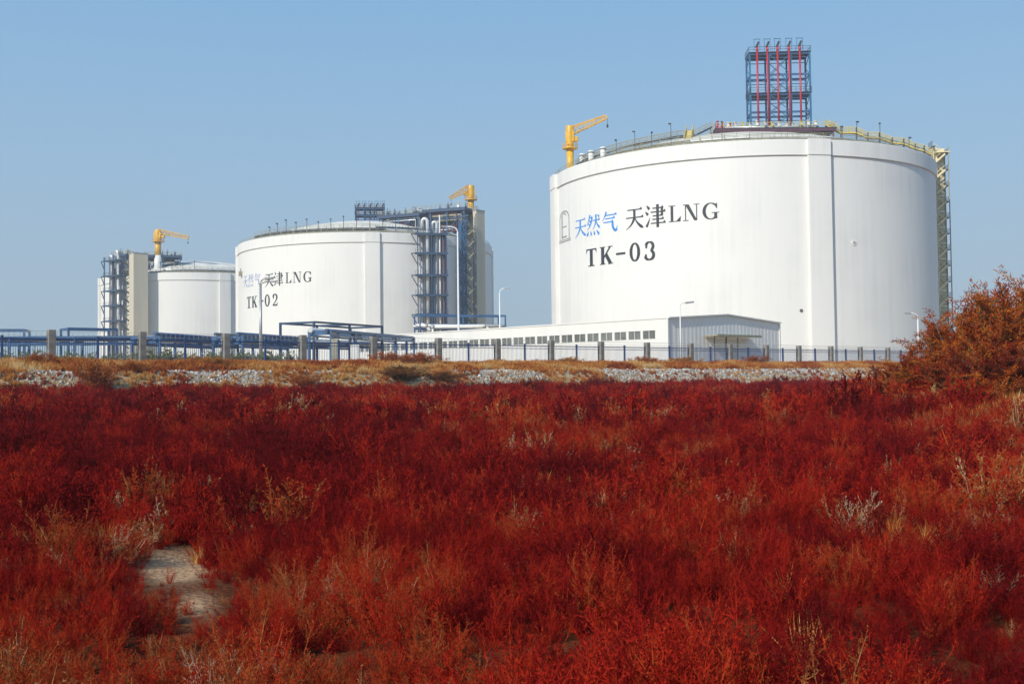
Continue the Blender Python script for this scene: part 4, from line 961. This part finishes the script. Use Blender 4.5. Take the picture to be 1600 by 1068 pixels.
def stone(name, seed):
    rg = random.Random(seed); bm_v = []
    import bmesh
    bm = bmesh.new(); bmesh.ops.create_icosphere(bm, subdivisions=2, radius=1)
    ax = [rg.uniform(.7, 1.2), rg.uniform(.6, 1.0), rg.uniform(.45, .8)]
    pl_ = [(Vector((rg.gauss(0, 1), rg.gauss(0, 1), rg.gauss(0, 1))).normalized(), rg.uniform(.55, .9)) for _ in range(9)]
    for v in bm.verts:
        for n, d in pl_:
            k = v.co.dot(n)-d
            if k > 0: v.co -= n*k
        v.co = Vector((v.co.x*ax[0], v.co.y*ax[1], v.co.z*ax[2]))
    me = bpy.data.meshes.new(name); bm.to_mesh(me); bm.free()
    a = me.attributes.new('var', 'FLOAT', 'POINT'); a.data.foreach_set('value', [rg.random()]*len(me.vertices)); me.materials.append(STONE); return me
STONE = leaf_mat('bank_stone', [(0.0, (0.20, 0.17, 0.15)), (0.5, (0.44, 0.41, 0.38)), (1.0, (0.66, 0.63, 0.60))], 0.2, 0.0)

def source(meshes, cname):
    c = bpy.data.collections.new(cname)
    for m_ in meshes: c.objects.link(bpy.data.objects.new(m_.name, m_))
    return c
def scatter(name, coll, P, rot, scl, vi, tint):
    """one stuff object whose points carry the plants"""
    me = bpy.data.meshes.new(name); n = len(P); me.vertices.add(n); me.vertices.foreach_set('co', P.astype(np.float32).ravel())
    for nm, ty, arr, key in (('rot', 'FLOAT_VECTOR', rot, 'vector'), ('scl', 'FLOAT_VECTOR', scl, 'vector'), ('vi', 'INT', vi, 'value'), ('tint', 'FLOAT', tint, 'value')):
        a = me.attributes.new(nm, ty, 'POINT'); a.data.foreach_set(key, np.ascontiguousarray(arr).ravel().astype(np.int32 if ty == 'INT' else np.float32))
    me.update(); o = bpy.data.objects.new(name, me); COL.objects.link(o); o['kind'] = 'stuff'
    ng = bpy.data.node_groups.new(name+'_scatter', 'GeometryNodeTree')
    ng.interface.new_socket('Geometry', in_out='INPUT', socket_type='NodeSocketGeometry'); ng.interface.new_socket('Geometry', in_out='OUTPUT', socket_type='NodeSocketGeometry')
    N = ng.nodes.new; Lk = ng.links.new; gi = N('NodeGroupInput'); go_ = N('NodeGroupOutput')
    ci = N('GeometryNodeCollectionInfo'); ci.inputs['Collection'].default_value = coll; ci.inputs['Separate Children'].default_value = True; ci.inputs['Reset Children'].default_value = True
    ip = N('GeometryNodeInstanceOnPoints'); ip.inputs['Pick Instance'].default_value = True
    def na_(nm, ty): q = N('GeometryNodeInputNamedAttribute'); q.data_type = ty; q.inputs['Name'].default_value = nm; return q.outputs['Attribute']
    Lk(gi.outputs[0], ip.inputs['Points']); Lk(ci.outputs[0], ip.inputs['Instance']); Lk(na_('vi', 'INT'), ip.inputs['Instance Index'])
    e2r = N('FunctionNodeEulerToRotation'); Lk(na_('rot', 'FLOAT_VECTOR'), e2r.inputs[0]); Lk(e2r.outputs[0], ip.inputs['Rotation']); Lk(na_('scl', 'FLOAT_VECTOR'), ip.inputs['Scale'])
    Lk(ip.outputs[0], go_.inputs[0])
    md = o.modifiers.new('scatter', 'NODES'); md.node_group = ng
    return o

# --- saltwort field
near = [herb('saltwort_near', 100+k, 16, 0.34, 1.05, 20, 0.085, 0.0026, 7, 0.013, 0.0036, RED) for k in range(7)]
midv = [herb('saltwort_nearmid', 200+k, 13, 0.35, 1.05, 16, 0.10, 0.005, 5, 0.024, 0.007, RED) for k in range(5)]
farv = [herb('saltwort_outer', 300+k, 11, 0.38, 1.05, 11, 0.12, 0.012, 3, 0.045, 0.016, RED) for k in range(5)]
plants = near+midv+farv
for i, m_ in enumerate(plants): m_.name = 'saltwort_%02d' % i
src = source(plants, 'saltwort_sources')
def wedge(y0, y1, dens):
    n = int(dens*((y1**2-y0**2)*0.53+8*(y1-y0))); y = np.sqrt(rng.uniform(y0**2, y1**2, n*2)); x = rng.uniform(-1, 1, n*2)*(y*0.53+4)
    keep = rng.uniform(0, 1, n*2) < 0.5; return x[keep], y[keep]
gold = [(860, 685, 120, .9, .5), (1350, 712, 90, .6, .4), (1540, 745, 110, .5, .5), (255, 745, 120, .5, .45), (1490, 640, 120, 1.2, .8), (940, 745, 70, .4, .35), (415, 770, 60, .3, .3), (790, 772, 45, .25, .25), (130, 800, 110, .45, .5), (330, 960, 60, .25, .3), (1010, 640, 120, 1.5, .8), (420, 640, 110, 1.6, .9), (690, 665, 80, .9, .5), (1390, 790, 50, .3, .3)]
GS = []
for gpx, gpy, gn, gsx, gsy in gold:
    d = ray(gpx, gpy+12); z = min(1.15/-d.z if d.z < -.02 else 30, 34); GS.append((d.x*z, z, gsx, gsy*1.6))
def field_pts(y0, y1, dens, v0, nv, s0, s1):
    x, y = wedge(y0, y1, dens); u, _ = fence_uv(x, y)
    clump = fbm(x*1.0+5, y*1.0+3, 3); sand = sandmask(x, y)
    keep = (u > 9.2+(fbm(x*.25, y*.25)-.5)*3) & (rng.uniform(0, 1, len(x)) > np.maximum(sand*1.2, .5*patch(x+.295*y, y, 0, 8.0, .36, 1.2))) & (rng.uniform(0, 1, len(x)) < 0.55+1.1*np.clip(clump-0.3, 0, 1)) & (np.hypot(x, y) > 2.6)
    x, y, clump = x[keep], y[keep], clump[keep]; n = len(x)
    front = patch(x+.295*y, y, 0, 7.9, .36, 1.3)
    tall = (1-.62*front)*(0.50+1.0*np.clip(clump-0.2, 0, 1)+0.5*(fbm(x*2.3+8, y*2.3+4, 2)-.5)+.55*patch(x, y, 10.5, 27.5, 3.5, 3.0))
    sc_ = np.minimum(rng.uniform(s0, s1, n)*np.exp(rng.normal(size=n)*.24), 1.6)*tall
    big = fbm(x*0.30+70, y*0.20+20, 3); sml = fbm(x*1.3+30, y*1.3+60, 2)
    left = sstep(0.1, -0.42, x/np.maximum(y, 1))*sstep(16, 5, y)
    tint = 0.235+(big-0.5)*1.2+(sml-0.5)*0.75+rng.normal(size=n)*0.19+0.10*left+(vnoise(x*3.1+5, y*3.1)-.5)*.22-0.03*sstep(9, 28, y)+0.05*sstep(9, 4, y)*vnoise(x*.9, y*.9)
    pale = (rng.uniform(0, 1, n) < 0.010+0.07*sstep(.68, .82, fbm(x*.7+11, y*.5+91, 3))); tint = np.where(pale, rng.uniform(.85, 1.0, n), np.clip(tint, 0.03, 0.80))
    gp = np.clip(sum(patch(x, y, *g) for g in GS), 0, 1); tint = np.where(rng.uniform(0, 1, n) < gp*.55, rng.uniform(.66, .96, n), tint)
    sc_ = np.where(pale, sc_*.7, sc_)
    P = np.stack([x, y, ground(x, y)-0.02], -1); rot = np.stack([rng.normal(size=n)*.10, rng.normal(size=n)*.10, rng.uniform(0, 6.28, n)], -1)
    scl = np.stack([sc_*rng.uniform(.9, 1.15, n), sc_*rng.uniform(.9, 1.15, n), sc_*rng.uniform(.85, 1.2, n)], -1)
    return P, rot, scl, v0+rng.integers(0, nv, n), tint
def carpet(P, rot, scl, vi, tint, f=.42): return P, rot, scl*f, vi, np.clip(tint-.08, .03, .7)
sets = [carpet(*field_pts(2.4, 10, 42, 7, 5, .8, 1.2)), carpet(*field_pts(10, 20, 18, 12, 5, .8, 1.2)), field_pts(2.4, 10, 50, 0, 7, 0.52, .95), field_pts(10, 27, 29, 7, 5, 0.6, 1.02), field_pts(27, 118, 8.0, 12, 5, 0.85, 1.4)]
cat = [np.concatenate([s_[k] for s_ in sets]) for k in range(5)]
fo = scatter('red_saltwort', src, *cat); tag(fo, 'low dark red saltwort covering the field in front', 'saltwort', kind='stuff')
print('field plants', len(cat[0]))

# --- straw coloured grass between the saltwort and on the bank
tfs = [tuft('straw_tuft', 400+k, 70, 0.5, 0.75, 0.012, STRAW) for k in range(4)]+[tuft('straw_tuft_outer', 410+k, 60, 0.5, 0.7, 0.04, STRAW) for k in range(4)]
for i, m_ in enumerate(tfs): m_.name = 'straw_%02d' % i
tsrc = source(tfs, 'straw_sources')
def su_points(n, s0, s1, u0, u1):
    s = rng.uniform(s0, s1, n); u = rng.uniform(u0, u1, n); return P0[0]+FD[0]*s+FN[0]*u, P0[1]+FD[1]*s+FN[1]*u, s, u
stone_n = lambda s, u: fbm(s*0.13+3, u*0.10+50, 3)
x, y, s, u = su_points(38000, -22, 122, -2.5, 12.5)
stony = sstep(.44, .56, stone_n(s, u)+0.0022*np.clip(s-30, 0, 40)-.16*sstep(66, 92, s))*sstep(4.6, 5.6, u)*sstep(12, 11, u)
prob = np.where(u < 5.2, 0.95, 0.55)*(1-0.74*stony)*sstep(13, 10.5, u)*np.where(u < 0, .5, 1); k_ = rng.uniform(0, 1, len(x)) < prob
x, y, s, u = x[k_], y[k_], s[k_], u[k_]; n = len(x)
t_ = 0.44+(fbm(s*.35, u*.5+8, 3)-.5)*1.5+rng.normal(size=n)*.1; sc_ = rng.uniform(.6, 1.15, n)*np.where(u < 5.5, 1.1, .7)*(0.6+.8*fbm(s*.5+9, u*.5, 2))
B1 = (np.stack([x, y, ground(x, y)-.03], -1), np.stack([rng.normal(size=n)*.1, rng.normal(size=n)*.1, rng.uniform(0, 6.28, n)], -1), np.stack([sc_]*3, -1), 4+rng.integers(0, 4, n), np.clip(t_, 0, 1))
x, y = wedge(4.5, 40, 1.3); big = fbm(x*.33+3, y*.25+77, 3); k_ = (rng.uniform(0, 1, len(x)) < sstep(.5, .68, big)*.7+.04)
x, y = x[k_], y[k_]; k_ = fence_uv(x, y)[0] > 9; x, y = x[k_], y[k_]; n = len(x); sc_ = rng.uniform(.3, .65, n)
for cx, cy, gsx, gsy in GS:
    gn = 9 if cy > 9 else 0; x = np.concatenate([x, cx+rng.normal(size=gn)*gsx*.7]); y = np.concatenate([y, cy+rng.normal(size=gn)*gsy*.7]); sc_ = np.concatenate([sc_, rng.uniform(.35, .7, gn)])
mx_, my_ = 11.9+rng.normal(size=420)*1.5, 26.2+rng.normal(size=420)*1.3
x = np.concatenate([x, mx_]); y = np.concatenate([y, my_]); n = len(x); sc_ = np.concatenate([sc_, rng.uniform(.5, 1.1, 420)])
B2 = (np.stack([x, y, ground(x, y)-.02], -1), np.stack([rng.normal(size=n)*.15, rng.normal(size=n)*.15, rng.uniform(0, 6.28, n)], -1), np.stack([sc_]*3, -1), np.where(y < 14, rng.integers(0, 4, n), 4+rng.integers(0, 4, n)), np.clip(rng.normal(size=n)*.22+.42, 0, 1))
gr = scatter('dry_grass', tsrc, *[np.concatenate([a, b]) for a, b in zip(B1, B2)]); tag(gr, 'orange and straw coloured dry grass along the bank below the fence', 'dry grass', kind='stuff')

# --- stones on the bank
sts = [stone('stone_%02d' % k, 60+k) for k in range(6)]; ssrc = source(sts, 'stone_sources')
x, y, s, u = su_points(90000, -22, 122, 5.0, 11.6)
stony = sstep(.43, .55, stone_n(s, u)+0.0022*np.clip(s-30, 0, 40)-.16*sstep(66, 92, s)); k_ = rng.uniform(0, 1, len(x)) < stony*.9+.05
x, y, s, u = x[k_], y[k_], s[k_], u[k_]; n = len(x); sz = np.minimum(np.exp(rng.normal(size=n)*.45)*.047, .15)
so_ = scatter('bank_stones', ssrc, np.stack([x, y, ground(x, y)+sz*.25], -1), rng.uniform(0, 6.28, (n, 3)), np.stack([sz, sz, sz], -1), rng.integers(0, 6, n), np.clip(.52+rng.normal(size=n)*.28, 0, 1)); tag(so_, 'pale grey rubble spread over the slope of the bank', 'stones', kind='stuff')

# ------------------------------------------------------------------ individual bushes
def bush_parts(seed, w, h, nstem, nleaf, ll, lw, mat, feather=0.6, lean=0.0):
    """woody stems fanning from the ground, feathery sprays of leaves along them"""
    rg = np.random.default_rng(seed); st = MB(); tips = []
    P, D, L, W, B, V = [], [], [], [], [], []
    for k in range(nstem):
        az = rg.uniform(0, 2*math.pi); t = abs(rg.normal())*0.38+.05; hh = h*rg.uniform(.55, 1.0)*(1-.25*min(1, t))
        d = np.array([math.sin(t)*math.cos(az)*w/h*1.6+lean, math.sin(t)*math.sin(az)*w/h*1.6, 1.0]); d[:2] *= .75
        p0 = np.array([rg.normal()*w*.08, rg.normal()*w*.08, 0]); pts = [p0+d*hh*f*np.array([f**.3, f**.3, 1])+rg.normal(size=3)*.02*h*f for f in np.linspace(0, 1, 6)]
        st.tube([tuple(p) for p in pts], .016*h+.004, 5, True, .004)
        for b_ in range(7):
            f = rg.uniform(.08, .95); i = min(4, int(f*5)); q = pts[i]+(pts[i+1]-pts[i])*(f*5-i); dd = d/np.linalg.norm(d)*.6+rg.normal(size=3)*.55; dd[2] = abs(dd[2])*.8; l = h*rg.uniform(.12, .3)
            e = q+dd*l; st.tube([tuple(q), tuple((q+e)/2+np.array([0, 0, -.02*h])), tuple(e)], .006*h, 4, True, .003); tips.append((q, e, dd))
        tips.append((pts[1], pts[3], d/np.linalg.norm(d))); tips.append((pts[3], pts[5], d/np.linalg.norm(d)))
    T = len(tips); per = nleaf//T; 
    for q, e, dd in tips:
        v0 = rg.uniform(0, 1); f = rg.uniform(0.1, 1.08, per)[:, None]; base = q+(e-q)*f+rg.normal(size=(per, 3))*.022*h*feather
        P.append(base); D.append(dd/np.linalg.norm(dd)*.55+rg.normal(size=(per, 3))*.55+np.array([0, 0, .25])); V.append(np.clip(v0*.55+rg.uniform(0, .45, per)+.0*f[:, 0], 0, 1))
    P, D, V = np.concatenate(P), np.concatenate(D), np.concatenate(V); n = len(P)
    return st, blades_mesh('foliage', P, D, ll*rg.uniform(.5, 1.3, n), lw*rg.uniform(.7, 1.3, n), rg.uniform(-.2, .15, n), V, mat, rg)
class Bush:
    def __init__(s, *a, **k): s.stems, s.leaf = bush_parts(*a, **k); s.sm = None
    def place(s, name, loc, rz, scale, label, cat, group=None):
        t = thing(name, label, cat, loc, rz, group); t.scale = scale if hasattr(scale, '__len__') else (scale,)*3
        if s.sm is None: o = s.stems.build('stems', M['bark'], t); s.sm = o.data
        else: o = bpy.data.objects.new('stems', s.sm); COL.objects.link(o); o.parent = t
        f = bpy.data.objects.new('foliage', s.leaf); COL.objects.link(f); f.parent = t
        return t
def on_ground(px, Y): d = ray(px, 600); x = d.x*Y; return (x, Y, gz1(x, Y)-.05)
tam = [Bush(500, 2.6, 3.2, 24, 17000, .13, .024, RUST, .75), Bush(501, 2.4, 3.0, 24, 16000, .13, .024, RUST, .75), Bush(502, 2.8, 2.4, 24, 15000, .12, .022, RUST_D, .8), Bush(503, 2.4, 1.9, 22, 13000, .11, .022, RUST, .8)]
for i, (px, Y, v, sz, lab) in enumerate([
    (1578, 28.5, 0, (1.0, 1.0, .90), 'tallest russet bush at the right edge of the field'),
    (1535, 29.5, 1, (1.05, 1.0, .84), 'russet orange bush just left of the tallest one at the right edge'),
    (1488, 30.5, 1, (.95, .9, .68), 'rounded russet bush in front of the foot of the stair tower'),
    (1447, 31.0, 3, (1.0, 1.0, .72), 'lower orange bush in front of the leftmost lamp beside the stair tower'),
    (1432, 29.5, 2, (.65, .7, .50), 'dark low bush where the red field meets the left end of the thicket'),
    (1500, 27.0, 2, (.75, .7, .55), 'dark reddish bush low in front of the rounded russet bush'),
    (1590, 26.5, 2, (.8, .8, .62), 'dark bush low in front of the tallest russet bush'),
    (1555, 27.6, 3, (.95, .9, .95), 'orange bush low in the middle of the thicket at the right'),
    (1640, 28.0, 0, (1.0, 1.0, .98), 'russet bush cut off by the right edge of the picture'),
    (1466, 28.6, 3, (1.0, 1.0, .62), 'spreading russet bush low between the dark bush and the rounded one'),
    (1525, 26.4, 3, (.9, .9, .55), 'spreading orange bush at the front of the thicket by the bare sand'),
    (1420, 31.0, 2, (.8, .8, .45), 'dark spreading bush at the left foot of the thicket'),
    (1405, 32.0, 3, (.8, .8, .55), 'smallest bush, leftmost of the thicket by the end of the visible fence')]):
    tam[v].place('tamarisk_bush', on_ground(px, Y), i*1.1, sz, lab, 'bush', 'russet bushes on the mound at the right')
bk = [Bush(520, 2.0, 1.1, 26, 9000, .09, .018, AMBER, 2.2), Bush(521, 2.0, 1.0, 26, 9000, .09, .018, GOLD, 2.2), Bush(522, 2.0, 1.0, 26, 9000, .09, .018, UMBER, 2.2)]
for i, (px, u0, v, sz, lab) in enumerate([
    (145, 8.5, 0, 1.35, 'wide russet bush on the stony slope below the second concrete post from the left'),
    (205, 6.0, 0, .9, 'small russet bush on the slope just left of the second concrete post in view'),
    (60, 2.5, 0, 1.0, 'russet bush at the foot of the leftmost concrete post'),
    (112, 2.0, 1, .9, 'yellowish bush against the fence right of the leftmost concrete post'),
    (322, 3.5, 1, 1.1, 'golden bush at the foot of the third concrete post from the left'),
    (333, 9.0, 1, .95, 'golden bush low on the slope under the third concrete post'),
    (20, 9.0, 2, .9, 'dark bush on the slope at the left edge of the picture'),
    (610, 2.0, 0, 1.35, 'large russet bush against the fence right of the fifth concrete post'),
    (655, 2.2, 0, 1.3, 'bright russet bush against the fence left of the sixth concrete post'),
    (626, 8.0, 2, 1.4, 'dark olive brown bush on the slope below the large russet bush'),
    (478, 8.5, 0, .9, 'russet bush low on the slope below the fourth concrete post'),
    (690, 8.0, 2, 1.0, 'dark bush on the slope under the sixth concrete post'),
    (845, 10.5, 2, 1.5, 'dark olive bush at the foot of the bank below the eighth concrete post'),
    (893, 1.0, 2, 1.15, 'low bush against the fence in front of the warehouse windows'),
    (1005, 1.8, 0, 1.1, 'russet bush at the foot of the concrete post left of the grey gable'),
    (1066, 1.8, 0, 1.25, 'orange red bush at the fence in front of the grey gable corner'),
    (1180, 2.0, 0, 1.3, 'red orange bush at the fence in front of the right end of the warehouse')]):
    d = ray(px, 600); A_ = np.array([[d.x, -FD[0]], [1.0, -FD[1]]]); z, s_ = np.linalg.solve(A_, P0+FN*u0); xx, yy = d.x*z, z
    bk[v if px < 860 else (0, 1)[i % 2]].place('bank_bush', (xx, yy, gz1(xx, yy)-.05), i*.9, (sz*1.1,)*3 if px == 145 else (sz*1.5, sz*1.3, sz*.72), lab, 'bush', 'bushes along the bank')
hd = [Bush(540, 2.4, 3.0, 12, 1100, .32, .11, GREEN), Bush(541, 2.2, 2.6, 12, 1000, .3, .11, GREEN)]
rg_ = random.Random(4)
for i in range(34):
    px = -40+i*15.5+rg_.uniform(-5, 5); Y = rg_.uniform(112, 128)
    hd[i % 2].place('green_shrub', (ray(px, 560).x*Y, Y, LAND-.05), rg_.uniform(0, 6), rg_.uniform(.75, 1.1), 'yellow green shrub in the loose row behind the left part of the fence', 'shrub', 'green shrubs behind the fence')
for px, Y, w_, h_, lab, mt in ((555, 130, 1.0, 3.2, 'white cabinet behind the fence left of the fifth concrete post', 'white'), (524, 132, .8, 4.0, 'yellow olive cabinet behind the fence under the blue gantry', 'olive')):
    t = thing('equipment_cabinet', lab, 'cabinet', (ray(px, 560).x*Y, Y, LAND)); b = MB(); b.box(-w_/2, w_/2, -.4, .4, 0.1, h_); b.build('case', M[mt], t, .03)
    b = MB(); b.box(-w_/2+.08, w_/2-.08, -.44, -.403, .3, h_-.15); b.build('door', M[mt], t); b = MB(); b.box(-w_/2-.1, w_/2+.1, -.5, .5, -.1, .1); b.build('plinth', M['concrete'], t)

# ------------------------------------------------------------------ haze
b = MB(); b.box(-950, 950, -950, 950, -2.5, 82); hz = b.build('haze', bpy.data.materials.new('haze'), None); hz['kind'] = 'stuff'
hm = hz.data.materials[0]; hm.use_nodes = True; t = hm.node_tree; t.nodes.remove(t.nodes['Principled BSDF'])
pv = t.nodes.new('ShaderNodeVolumePrincipled'); pv.inputs['Color'].default_value = (0.80, 0.88, 0.95, 1); pv.inputs['Density'].default_value = 0.00048; pv.inputs['Anisotropy'].default_value = 0.0
t.links.new(pv.outputs[0], t.nodes['Material Output'].inputs['Volume'])
